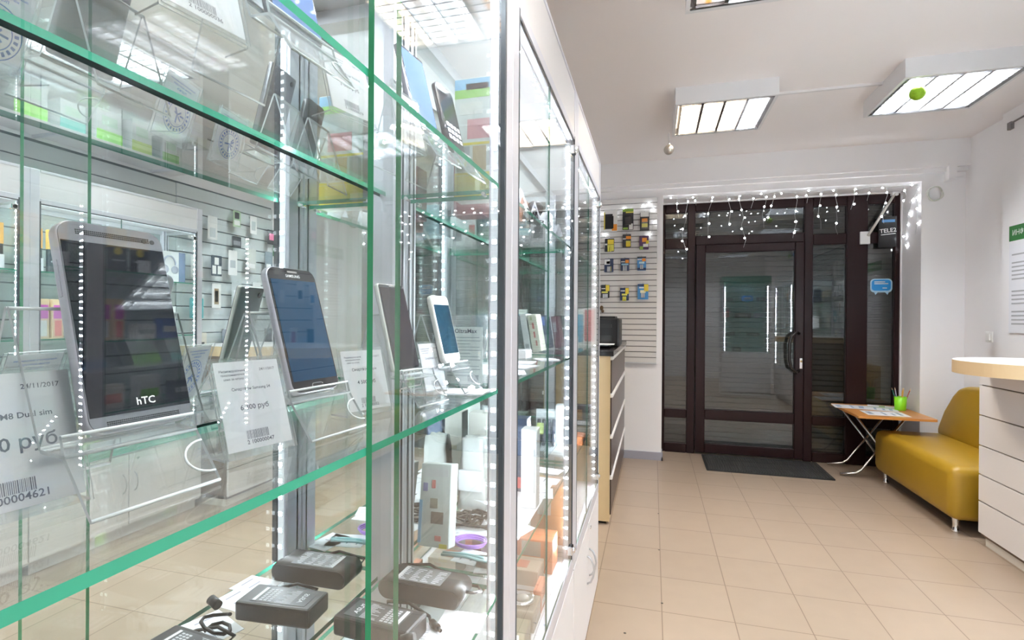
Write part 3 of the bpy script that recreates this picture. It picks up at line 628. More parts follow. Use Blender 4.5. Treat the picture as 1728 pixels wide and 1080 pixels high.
# ---------------------------------------------------------------- folding table with papers and pens
tb = thing('folding_table', 'low folding table with an orange wooden top and crossed steel legs', 'table', T(1.85, 4.98, 0))
WOOD = mat('orange_wood', (.60, .26, .07), .35, noise=.15, nscale=8)
top = MB().prism([(x, y) for x, y in rrect(.54, .66, .02, 4)], 'z', .547, .565, 0); top.build('tabletop', WOOD, tb)
STEEL = mat('steel_tube', (.62, .60, .58), .25, 1.0)
for yy in (-.022, .30):
    MB().tube([(-.30, yy, .012), (-.18, yy, .03), (-.14, yy, .06), (.20, yy, .545)], .011, 8).build('leg', STEEL, tb)
    MB().tube([(.27, yy + .024, .012), (.18, yy + .024, .03), (.14, yy + .024, .06), (-.20, yy + .024, .545)], .011, 8).build('leg', STEEL, tb)
for x, z in ((.0, .27), (-.20, .538), (.20, .538)): MB().tube([(x, -.02, z), (x, .315, z)], .008, 8).build('cross_bar', STEEL, tb)
def sheet(label, x, y, rz, z, w=.21, h=.297, lines=((-.3, .3, .3, .42), (-.35, .3, .0, .06), (-.35, .1, -.2, -.14), (-.3, .35, -.38, -.30)), ink=None, cat='paper', name='leaflet', grp='leaflets on the folding table'):
    m = MB().box(-w / 2, w / 2, -h / 2, h / 2, 0, .0012)
    for a, b, c, d in lines: m.quad(Matrix.Translation((0, 0, .0014)), a * w, b * w, c * h, d * h, 1)
    return tag(m.build(name, [PAPER, ink or flat(.35, .45, .62)], None, T(x, y, z, rz)), label, cat, grp)
sheet('stapled white leaflet at the back left of the orange table', 1.70, 5.13, 1.45, .5655)
sheet('white leaflet overlapping beside the first on the orange table', 1.86, 5.08, 1.30, .5672)
sheet('white printed form at the front of the orange table', 1.83, 4.83, 1.52, .5655, ink=flat(.3, .35, .45))
sheet('green edged brochure at the back right of the orange table', 1.94, 5.18, 1.2, .5690, .15, .21, ((-.5, -.35, -.5, .5), (-.2, .4, -.1, .1)), flat(.25, .45, .15))
cp = thing('pen_cup', 'lime green plastic cup holding pencils on the folding table', 'cup', T(2.03, 5.06, .5655))
MB().lathe([(.036, 0), (.040, .004), (.045, .115), (.042, .115), (.037, .008)], 28).build('cup_body', mat('lime_plastic', (.28, .78, .02), .35), cp)
for k, (dx, dy, lx, ly, col, lab) in enumerate(((-.02, .0, -.055, .01, (.02, .16, .12), 'dark green'), (-.012, .015, -.03, .02, (.3, .3, .38), 'grey'), (.005, -.01, .012, -.01, (.75, .38, .04), 'orange'), (.012, .01, .03, .02, (.80, .52, .20), 'ochre'), (.02, -.012, .062, -.015, (.32, .07, .05), 'dark red'))):
    pn = thing('pencil', lab + ' pencil standing in the lime green cup', 'pencil', T(2.03, 5.06, .5655), 'pencils in the green cup')
    a, b = Vector((dx * .6, dy * .6, .012)), Vector((lx, ly, .17)); d = (b - a).normalized()
    MB().tube([a, b], .0042, 7).build('shaft', flat(*col), pn); MB().tube([b, b + d * .012, b + d * .02], [.0042, .0026, .0006], 7).build('tip', flat(.70, .50, .30), pn)

# ---------------------------------------------------------------- door mat
dm = MB().prism([(x, y) for x, y in rrect(1.0, .54, .012, 3)], 'z', 0, .009)
for k in range(46):
    x = -.475 + .95 * k / 45
    for j in range(3): dm.box(x - .0045, x + .0045, -.245 + j * .165, -.245 + j * .165 + .155, .009, .014, 1)
tag(dm.build('doormat', [mat('black_rubber', (.012, .012, .012), .6), mat('mat_rib', (.045, .045, .044), .7)], None, T(.965, 5.045, .0006)), 'black ribbed rubber doormat in front of the entrance door', 'doormat')

# ---------------------------------------------------------------- wall things
ps = thing('poster', 'white notice with a green heading on the right wall', 'poster', T(2.396, 4.14, 1.615, -PI / 2))
pm = MB().box(-.22, .22, -.003, 0, -.37, .37).box(-.22, .22, -.0036, -.002, .265, .37, 1)
PT = Matrix.Translation((0, -.0042, 0)) @ Matrix.Rotation(PI / 2, 4, 'X')
pm.text('ИНФОРМАЦИЯ', PT @ Matrix.Translation((0, .318, 0)), w=.37, m=2)
rr = random.Random(2); z = .22
while z > -.33:
    if rr.random() < .82: pm.quad(PT, -.19, -.19 + .38 * (.5 + .5 * rr.random()), z, z + .010, 3)
    z -= .028
pm.build('sheet', [PAPER, flat(.03, .17, .04), wht, flat(.45, .45, .47)], ps)
sk = thing('light_switch', 'white light switch on the right wall below the notice', 'switch', T(2.40, 4.57, 1.21, -PI / 2))
MB().box(-.04, .04, -.012, 0, -.04, .04, bev=.004).build('plate', WHITEP, sk); MB().box(-.018, .018, -.018, -.010, -.025, .025, bev=.002).build('rocker', WHITEP, sk)
tag(MB().tube([(.055 * math.cos(2 * PI * k / 32), .010 * math.sin(6 * PI * k / 32) - .012, .055 * math.sin(2 * PI * k / 32)) for k in range(32)], .006, 8, closed=True).tube([(.05 * math.cos(2 * PI * k / 32), .010 * math.cos(6 * PI * k / 32) - .012, .058 * math.sin(2 * PI * k / 32)) for k in range(32)], .0055, 8, closed=True).build('cable_coil', mat('white_cable', (.66, .67, .62), .5), None, T(2.225, 4.978, 2.37)), 'coil of white cable hanging on the wall right of the door', 'cable')
tag(MB().tube([(2.385, 4.35, 2.70), (2.385, 3.2, 2.70)], .006, 6).box(2.38, 2.40, 4.33, 4.37, 2.66, 2.71).build('wall_cable', mat('grey_cable', (.22, .20, .20), .5)), 'thin dark cable running high along the right wall', 'cable')
rd = thing('door_closer', 'slanting white rod with a plate above the right door pane', 'door closer', T(1.86, DY - .06, 2.09))
part(MB().tube([(1.865, DY - .085, 2.09), (2.075, DY - .075, 2.462)], .011, 10), 'rod', mat('cream_metal', (.62, .58, .52), .4), rd)
part(MB().box(1.815, 1.895, DY - .052, DY - .031, 2.02, 2.135, bev=.004), 'plate', WHITEP, rd); part(MB().box(2.05, 2.10, DY - .085, DY - .046, 2.445, 2.4695), 'bracket', WHITEP, rd)
DP = lambda x, z, y: Matrix.Translation((x, y, z)) @ Matrix.Rotation(PI / 2, 4, 'X')
sg = thing('hanging_sign', 'black sign with white lettering hanging behind the right door rod', 'sign', T(2.02, DY - .06, 2.12))
part(MB().box(1.955, 2.094, DY - .066, DY - .050, 1.985, 2.262, bev=.003, seg=1), 'board', mat('sign_black', (.008, .008, .009), .3), sg)
part(MB().text('TELE2', DP(2.026, 2.135, DY - .0665) @ Matrix.Rotation(.10, 4, 'Z'), w=.130, m=0).quad(DP(2.026, 2.098, DY - .0665) @ Matrix.Rotation(.10, 4, 'Z'), -.055, .06, 0, .006), 'lettering', WHITEP, sg)
part(MB().quad(DP(2.03, 2.22, DY - .0665), -.05, .05, -.012, .012), 'blue_mark', flat(.10, .28, .55), sg)
st = thing('door_sticker', 'bright blue rounded sticker on the right glass pane of the entrance', 'sticker', T(2.0, DY - .004, 1.64))
part(MB().prism([(2.0 + x, 1.645 + z) for x, z in rrect(.175, .125, .035, 6)], 'y', DY - .0055, DY - .0036).prism([(1.945, 1.585), (1.975, 1.585), (1.955, 1.56)], 'y', DY - .0055, DY - .0036).prism([(2.03, 1.585), (2.06, 1.585), (2.05, 1.56)], 'y', DY - .0055, DY - .0036), 'pale_border', flat(.45, .70, .88), st)
part(MB().prism([(2.0 + x, 1.648 + z) for x, z in rrect(.150, .100, .026, 6)], 'y', DY - .0062, DY - .0056), 'blue_field', flat(.02, .30, .74), st)
sm = MB()
for z, a, b in ((1.678, -.055, .03), (1.662, -.055, .055), (1.622, .01, .045)): sm.quad(DP(2.0, z, DY - .0066), a, b, -.004, .004)
part(sm, 'lettering', wht, st)

# ---------------------------------------------------------------- fairy lights over the entrance
BULB = emis('fairy_bulb', (.90, .95, 1.0), 14.0, False); WIREM = mat('clear_wire', (.55, .56, .55), .4)
_bulb = MB().ico((0, 0, 0), .0075, 0, 1, (1, 1, 1.25)); bmh = bpy.data.meshes.new('bulb'); _bulb.bm.to_mesh(bmh); bmh.materials.append(BULB)
def icicle(label, paths, parent_loc, step, step0=None):
    root = thing('fairy_lights', label, 'fairy lights', T(*parent_loc), 'fairy lights'); w = MB(); P = Vector(parent_loc); rr = random.Random(len(paths))
    step1 = step
    for ip, path in enumerate(paths):
        step = step0 if (ip == 0 and step0) else step1
        pts = [Vector(p) - P for p in path]; w.tube(pts, .0014, 5)
        L = 0; acc = step * .35
        for a, b in zip(pts, pts[1:]):
            d = (b - a).length; 
            while acc < L + d:
                q = a + (b - a) * ((acc - L) / d)
                o = bpy.data.objects.new('bulb', bmh); C.objects.link(o); o.parent = root
                o.location = q + Vector((rr.uniform(-.012, .012), -.008, rr.uniform(-.01, .01))); o.rotation_euler = (rr.uniform(-1, 1), rr.uniform(-1, 1), 0)
                acc += step * rr.uniform(.75, 1.25)
            L += d
    w.build('wire', WIREM, root)
    return root
rr = random.Random(11); ps_ = []
drops = [(.21, .17), (.30, .52), (.39, .07), (.52, .38), (.64, .25), (.74, .47), (.85, .12), (.95, .30), (1.04, .24), (1.20, .40), (1.29, .10), (1.42, .33), (1.53, .38), (1.66, .17), (1.78, .10), (1.90, .30), (2.02, .22)]
ps_.append([(OX0 + .01, 5.012, 2.455)] + [(x, 5.012, 2.46 - .012 * (k % 2)) for k, (x, d) in enumerate(drops)] + [(OX1 - .02, 5.012, 2.46)])
for x, d in drops:
    pts = [(x, 5.012, 2.45)]; n = max(2, int(d / .06)); xx = x
    for k in range(1, n + 1):
        xx += rr.uniform(-.022, .022); pts.append((xx, 5.012 + rr.uniform(-.01, .01), 2.45 - d * k / n))
    ps_.append(pts)
icicle('icicle fairy lights hanging across the top of the entrance', ps_, (1.1, 5.0, 2.45), .105, .19)
icicle('fairy lights hanging down the white right reveal of the entrance', [[(2.135, 5.02, 2.44), (2.132, 5.14, 2.36), (2.130, 5.20, 2.20), (2.132, 5.26, 2.10), (2.128, 5.24, 1.98)], [(2.135, 5.05, 2.40), (2.132, 5.03, 2.2), (2.13, 5.06, 2.05)]], (2.13, 5.1, 2.4), .10)
icicle('fairy lights looped over the top of the end slatwall', [[(-.60, 4.965, 2.42), (-.45, 4.96, 2.30), (-.30, 4.96, 2.36), (-.15, 4.96, 2.37), (-.02, 4.96, 2.43), (.02, 4.97, 2.30), (-.03, 4.96, 2.10)], [(-.55, 4.96, 2.2), (-.48, 4.96, 2.12), (-.40, 4.96, 2.13)]], (-.3, 4.97, 2.4), .10)
# drains and dirt specks stay in the floor: three dark spots by the aisle joint
for k, (x, y) in enumerate(((.045, 3.62), (.043, 3.05), (.05, 2.48), (-.05, 2.16), (-.01, 2.165), (-.105, 2.2))):
    tag(MB().lathe([(.0001, 0), (.006, .0004), (.004, .0008)], 9).build('floor_speck', flat(.06, .05, .04), None, T(x, y, .0003)), ('dark speck on the floor joint near the end of the aisle', 'dark speck on the floor joint beside the counter', 'dark speck on the floor joint beside the last showcase', 'left speck of the close pair on a near tile', 'right speck of the close pair on a near tile', 'lone dark speck on the tile nearest the showcase')[k], 'speck', 'specks on the floor')
# ---------------------------------------------------------------- phones, phone stands and price cards on the glass shelves
def frame_from(n, c):
    """matrix with local -y along n, local z up the leaning face"""
    y = -Vector(n).normalized(); z = Vector((0, 0, 1)); z = (z - y * z.dot(y)).normalized(); x = y.cross(z)
    M = Matrix((x, y, z)).transposed().to_4x4(); M.translation = c
    return M
FR = Matrix.Rotation(PI / 2, 4, 'X')                     # lettering plane facing local -y
def front(x, z, y): return Matrix.Translation((x, y, z)) @ FR
def back(x, z, y): return Matrix.Translation((x, y, z)) @ Matrix.Rotation(PI, 4, 'Z') @ FR
def slab(mb, w, h, r, y0, y1, m=0, cx=0, cz=0, n=7, round_=.002):
    t = bmesh.new(); pts = [(cx + a, cz + b) for a, b in rrect(w, h, r, n)]
    A = [t.verts.new((x, y0, z)) for x, z in pts]; B = [t.verts.new((x, y1, z)) for x, z in pts]
    fa = t.faces.new(A); fb = t.faces.new(B[::-1]); N = len(pts)
    for i in range(N):
        f = t.faces.new((A[i], B[i], B[(i + 1) % N], A[(i + 1) % N])); f.smooth = True
    bmesh.ops.recalc_face_normals(t, faces=t.faces[:])
    if round_: bmesh.ops.bevel(t, geom=[e for e in t.edges if any(f in (fa, fb) for f in e.link_faces)], offset=round_, segments=3, affect='EDGES', profile=.5)
    return mb.add(t, m)
SILVER = mat('silver_phone_body', (.50, .49, .54), .28, .9); GREYM = mat('gunmetal_phone_band', (.20, .20, .225), .3, .6)
PWHITE = mat('white_phone_body', (.82, .83, .80), .18, coat=.4); PBLACK = mat('black_phone_body', (.015, .015, .018), .2, coat=.5)
LOGOM = mat('pale_logo', (.75, .76, .78), .3)
def phone(label, n, c, kind, W, H, TH=.009):
    root = thing('smartphone', label, 'smartphone', frame_from(n, c), 'smartphones on display')
    b = MB(); f = 0.0                                                     # front glass at y = 0, body behind
    if kind == 'one':
        slab(b, W, H, .0108, .0, TH, 0, round_=.0016); b.build('body', SILVER, root)
        slab(MB_ := MB(), W - .0016, H - .0016, .0100, -.0006, .0004, 0, round_=.0002); MB_.build('front_band', GREYM, root)
        s = MB(); s.box(-W / 2 + .0014, W / 2 - .0014, -.0011, -.0005, -H / 2 + .0115, H / 2 - .0150); o = s.build('screen', SCREEN, root)
        MB().text('hTC', front(.002, -H / 2 + .0185, -.0014), w=.0125).build('logo', LOGOM, root)
        for z in (H / 2 - .008, -H / 2 + .0062):
            g = MB()
            for k in range(38):
                for j in range(3): g.box(-.024 + k * .0013 - .0004, -.024 + k * .0013 + .0004, -.0009, -.0004, z + (j - 1) * .0013 - .0004, z + (j - 1) * .0013 + .0004)
            g.build('speaker_grille', BLACKP, root)
        for x in (.021, .027): MB().lathe([(.0017, 0), (.0017, .0006)], 16, 0, T(x, -.0004, H / 2 - .0085, rx=PI / 2)).build('front_camera', BLACKP, root)
        e = MB(); e.box(-W / 2 - .0006, -W / 2 + .001, .003, .006, .02, .045); e.build('volume_key', SILVER, root)
    else:
        body = {'galaxy': SILVER, 'white': PWHITE, 'slab': PWHITE, 'black': PBLACK, 'blue': GREYM}[kind]
        rc = {'galaxy': .0115, 'white': .0095, 'slab': .004, 'black': .011, 'blue': .004}[kind]
        slab(b, W, H, rc, .0, TH, 0, round_=.0022); b.build('body', body, root)
        bez = {'galaxy': PBLACK, 'white': PWHITE, 'slab': PBLACK, 'black': PBLACK, 'blue': PBLACK}[kind]
        f_ = MB(); slab(f_, W - .0026, H - .0026, rc - .001, -.0007, .0006, 0, round_=.0002); f_.build('front_glass', bez, root)
        sm = {'galaxy': BLUES, 'white': mat('dark_teal_screen', (.008, .03, .05), .015), 'slab': mat('plum_screen', (.035, .030, .035), .02), 'black': SCREEN, 'blue': mat('pale_blue_screen', (.10, .16, .32), .02)}[kind]
        zt, zb = {'galaxy': (.0145, .0130), 'white': (.0165, .0150), 'slab': (.006, .0045), 'black': (.013, .014), 'blue': (.006, .006)}[kind]
        MB().box(-W / 2 + .0032, W / 2 - .0032, -.0011, -.0006, -H / 2 + zb, H / 2 - zt).build('screen', sm, root)
        if kind in ('galaxy', 'white'):
            hb = MB(); slab(hb, .016, .0055, .0025, -.0014, -.0006, 0, 0, -H / 2 + .0068, round_=.0003); slab(hb, .0140, .0038, .0017, -.0017, -.0013, 1, 0, -H / 2 + .0068, round_=0)
            hb.build('home_button', [CHROME, bez], root)
            ep = MB(); slab(ep, .014, .0020, .001, -.0012, -.0006, 0, 0, H / 2 - .0052, round_=0); ep.build('earpiece', CHROME if kind == 'galaxy' else GREYP, root)
            MB().text('SAMSUNG', front(0, H / 2 - .0098, -.0009), w=.020).build('logo', LOGOM if kind == 'galaxy' else GREYP, root)
        else:
            ep = MB(); slab(ep, .012, .0012, .0005, -.0012, -.0006, 0, 0, H / 2 - .0036, round_=0); ep.build('earpiece', GREYP, root)
        if kind == 'black':
            k_ = MB()
            for i in range(4):
                for j in range(3): k_.box(-.022 + i * .0125, -.013 + i * .0125, -.0014, -.0010, -H / 2 + .018 + j * .011, -H / 2 + .025 + j * .011)
            k_.build('icon', LOGOM, root)
    cm = MB(); cm.lathe([(.0042, 0), (.0042, .0012), (.0030, .0014)], 18, 0, T(0 if kind in ('galaxy', 'one') else W / 2 - .011, TH - .0002, H / 2 - .012, rx=-PI / 2)); cm.build('back_camera', BLACKP, root)
    if kind in ('slab', 'white'):
        cm = MB(); slab(cm, .003, .009, .0013, TH - .0002, TH + .0003, 0, 0, .012, round_=0); cm.build('back_mark', GREYP, root)
    return root
def stand(label, M, W, base, ledge, top, rear, lip=.012, th=.0025):
    """clear acrylic phone stand: points in the local (depth, z) plane, swept along local x"""
    root = thing('phone_stand', label, 'phone stand', M, 'clear acrylic phone stands')
    def plate(mb, p, q, hole=False):
        p, q = Vector(p), Vector(q); d = (q - p).normalized(); nn = Vector((-d.y, d.x)) * th / 2
        mb.prism([tuple(p + nn), tuple(q + nn), tuple(q - nn), tuple(p - nn)], 'x', -W / 2, W / 2, 0, None, 1)
        for e in (q, p):
            a = e + nn * 1.02; b = e - nn * 1.02
            mb.tube([(-W / 2, e.x, e.y), (W / 2, e.x, e.y)], th * .5, 6, 1)
    l = Vector(ledge); bs = Vector(base); up = (l - bs).normalized()
    m = MB(); plate(m, base, l); plate(m, l, l + Vector((.26, .966)) * lip); m.build('front_panel', [ACRYL, AEDGE], root)
    m = MB(); plate(m, (l.x + th / 2, l.y), (l.x + .021, l.y + .0015)); m.build('ledge', [ACRYL, AEDGE], root)
    m = MB(); plate(m, (l.x + .0225, l.y + .003), top); m.build('back_panel', [ACRYL, AEDGE], root)
    m = MB(); plate(m, (top[0] + .0025, top[1]), rear); m.build('rear_leg', [ACRYL, AEDGE], root)
    g = MB(); cpts = [(W / 2 - .001 - .017 * math.sin(R(a)), bs.x + (l.x - bs.x) * .5 * (1 + .6 * math.cos(R(a))) - .0016, bs.y + (l.y - bs.y) * .5 * (1 + .6 * math.cos(R(a)))) for a in range(0, 181, 15)]
    g.tube(cpts, .0009, 5); g.build('finger_notch', AEDGE, root)
    return root
BARS = random.Random(8)
BARW = [BARS.choice((.6, 1, 1.6)) for _ in range(60)]
def price_card(label, M, W, H, name, price, date='24/11/2017', pw=.44, code='000004621', stamp=True, px=0.0, tilt=16):
    """paper price card in a clear sleeve; local x width, z height from the foot, front -y"""
    root = thing('price_card', label, 'price card', M, 'price cards on the glass shelves')
    th = .0016
    s = MB(); s.sheet(-W / 2 - .003, W / 2 + .003, -.0028, -.0020, 0, H + .002, 1); s.sheet(-W / 2 - .003, W / 2 + .003, .0010, .0020, 0, H + .004, 1)
    s.build('clear_sleeve', [ACRYL, AEDGE], root)
    f = MB(); ct_, st_ = math.cos(R(tilt)), math.sin(R(tilt)); f.prism([(.0015, .0), (.0015 + .032 * ct_, .032 * st_), (.0015 + .032 * ct_ - .0016 * st_, .032 * st_ + .0016 * ct_), (.0015, .0020)], 'x', -W / 2 - .003, W / 2 + .003, 0, None, 1); f.build('foot', [ACRYL, AEDGE], root)
    p = MB(); p.box(-W / 2, W / 2, -.0012, -.0006, .006, H); y = -.00135
    p.text(price, front(px, H * .50, y), w=W * pw, m=1)
    p.text(name, front(px, H * .70, y), w=W * .60, m=1)
    p.text(date, front(W * .30, H * .90, y), w=W * .25, m=1)
    for k, t_ in enumerate(('Индивидуальный', 'предприниматель', 'цена за штуку')): p.text(t_, front(-W * .24, H * (.90 - .045 * k), y), w=W * (.40, .36, .30)[k], m=1)
    x = px - W * .20
    for k in range(30):
        w = .0052 * W * BARW[k]; p.quad(front(x, H * .22, y), 0, w, -H * .045, H * .045, 1); x += w + W * .0065
        if x > px + W * .24: break
    p.text('2 ' + code, front(px, H * .145, y), w=W * .42, m=1)
    if stamp:
        y = -.00045; rr_ = random.Random(len(label))
        for k, t_ in enumerate(('Индивидуальный предприниматель', 'магазин аксессуаров', 'подпись')): p.text(t_, back(0, H * (.92 - .055 * k), y), w=W * (.78, .55, .3)[k], m=2)
        cx, cz = W * .06 * rr_.uniform(-1, 1), H * .455
        def ring(r0, r1, seg=40, dash=False):
            for k in range(seg):
                if dash and k % 2: continue
                a, b = 2 * PI * k / seg, 2 * PI * (k + 1) / seg; Mx = back(-cx, cz, y)
                vs = [p.bm.verts.new(Mx @ Vector((r * math.cos(t), r * math.sin(t), 0))) for r, t in ((r0, a), (r1, a), (r1, b), (r0, b))]; p.face(vs, 2)
        ro = W * .40
        ring(ro * .96, ro); ring(ro * .62, ro * .66); ring(ro * .72, ro * .88, 44, True)
        for k in range(9):
            a = rr_.uniform(0, 6.28); q = ro * .36 * rr_.random(); p.quad(back(-cx, cz, y) @ Matrix.Rotation(a, 4, 'Z') @ Matrix.Translation((q, 0, 0)), -ro * .10, ro * .22, -ro * .035, ro * .05, 2)
    p.build('printed_paper', [CARD, INK, BLUEINK], root)
    return root
ZS, ZU = 1.2006, 1.5506                                             # tops of the middle and the upper shelf
phone('large silver and black smartphone, nearest on the middle glass shelf', (.964, -.075, .254), (-.357, .276, 1.314), 'one', .0706, .146)
phone('blue screened smartphone with a silver rim, second on the middle shelf', (.955, -.084, .285), (-.359, .467, 1.308), 'galaxy', .0698, .1366)
phone('thin dark glossy smartphone with square corners, third on the middle shelf', (.957, -.149, .250), (-.343, .649, 1.308), 'slab', .0586, .1238, .0078)
phone('white smartphone with a teal screen, last on the middle shelf', (.965, -.085, .245), (-.333, .793, 1.303), 'white', .0585, .1145, .009)
def stand_at(label, x, y, z, n, W, **k):
    az = math.atan2(n[0], -n[1])                                     # local -y to n (horizontal)
    return stand(label, T(x, y, z, az), W, **k)
PS = dict(base=(0, .0022), ledge=(.024, .0365), top=(.078, .124), rear=(.118, .0022))
stand_at('clear stand under the large silver and black smartphone', -.304, .258, ZS, (.99, -.075), .084, **PS)
stand_at('clear stand under the blue screened smartphone', -.306, .457, ZS, (.99, -.084), .086, **PS)
stand_at('clear stand under the thin dark smartphone', -.290, .651, ZS, (.99, -.149), .074, **PS)
stand_at('clear stand under the last white smartphone', -.281, .786, ZS, (.99, -.085), .066, **PS)
def card_at(label, x, y, z, az, tilt, W, H, *a, **k):
    M = T(x, y, z, R(az)) @ Matrix.Rotation(R(-tilt), 4, 'X')
    return price_card(label, M @ Matrix.Translation((0, 0, .0012)), W, H, *a, tilt=tilt, **k)
card_at('big white price card at the left edge before the nearest smartphone', -.353, .204, ZS, 83, 15, .078, .086, 'HTC One M8 Dual sim', '9 500 руб', pw=.62, code='000004621', px=.004)
card_at('white price card marked six thousand three hundred', -.325, .370, ZS, 76, 18, .060, .083, 'Смартфон Samsung S4', '6 300 руб', code='100000047')
card_at('white price card marked four thousand five hundred behind the green pane edge', -.333, .561, ZS, 70, 16, .062, .080, 'Смартфон Apple', '4 500 руб', code='100000052')
card_at('small white price card between the third and the last smartphone', -.327, .745, ZS, 80, 13, .056, .080, 'Смартфон Sony', '3 000 руб', code='100000031')
# the printed plastic leaflet box at the end of the shelf
lb = thing('leaflet_pack', 'clear plastic pack with a pale printed insert beside the bright led strip', 'pack', T(-.316, .832, ZS, R(4)))
slab(q := MB(), .085, .124, .005, -.004, .004, 0, 0, .064, round_=.0015); q.build('clear_pack', FILM, lb)
q = MB().box(-.034, .034, -.0005, .0005, .006, .105); FP = front(0, 0, -.0008)
q.text('OltraMax', FP @ Matrix.Translation((.004, .098, 0)), w=.040, m=1)
for k in range(13): q.quad(FP, -.030, (.028, .030, .012)[k % 3], .086 - k * .0055, .0872 - k * .0055, 2)
for k in range(12): q.quad(FP, .008 + k * .0016, .0088 + k * .0016, .010, .022, 1)
q.build('insert', [mat('pale_insert', (.72, .80, .78), .5), INK, flat(.30, .36, .38)], lb)
tag(MB().box(-.04, .04, -.03, .03, 0, .0008).build('paper_slip', PAPER, None, T(-.300, .785, ZS + .0002, .1)), 'white paper slip lying at the far end of the middle shelf', 'paper')

# upper shelf: phones on stands and price cards, seen from below
phone('upper smartphone with a dark grey back, nearest above the top shelf', (.95, -.06, .27), (-.355, .225, 1.668), 'black', .071, .142)
phone('upper smartphone with a pale blue screen, second above the top shelf', (.955, -.08, .27), (-.352, .425, 1.668), 'blue', .070, .142)
phone('upper smartphone with a lilac blue screen, third above the top shelf', (.957, -.12, .25), (-.345, .712, 1.664), 'blue', .066, .134)
phone('black smartphone showing large white icons, last above the top shelf', (.965, -.10, .245), (-.335, .812, 1.660), 'black', .060, .118)
stand_at('clear stand under the nearest smartphone of the top shelf', -.301, .217, ZU, (.99, -.06), .088, **PS)
stand_at('clear stand under the second smartphone of the top shelf', -.299, .417, ZU, (.99, -.08), .086, **PS)
stand_at('clear stand under the third smartphone of the top shelf', -.293, .708, ZU, (.99, -.12), .070, **PS)
stand_at('clear stand under the black smartphone with icons', -.283, .805, ZU, (.99, -.10), .068, **PS)
card_at('price card at the near end of the top shelf, stamped in blue behind', -.350, .150, ZU, 82, 16, .070, .084, 'Смартфон', '5 000 руб', code='100000028')
card_at('price card with a barcode second on the top shelf', -.345, .330, ZU, 78, 16, .066, .086, 'Смартфон LG', '5 900 руб', code='100000036')
card_at('price card marked three thousand on the top shelf', -.338, .530, ZU, 74, 16, .064, .084, 'Смартфон Nokia', '3 000 руб', code='100000019')
card_at('price card before the black smartphone of the top shelf', -.318, .640, ZU, 80, 14, .058, .080, 'Смартфон Fly', '2 500 руб', code='100000044')

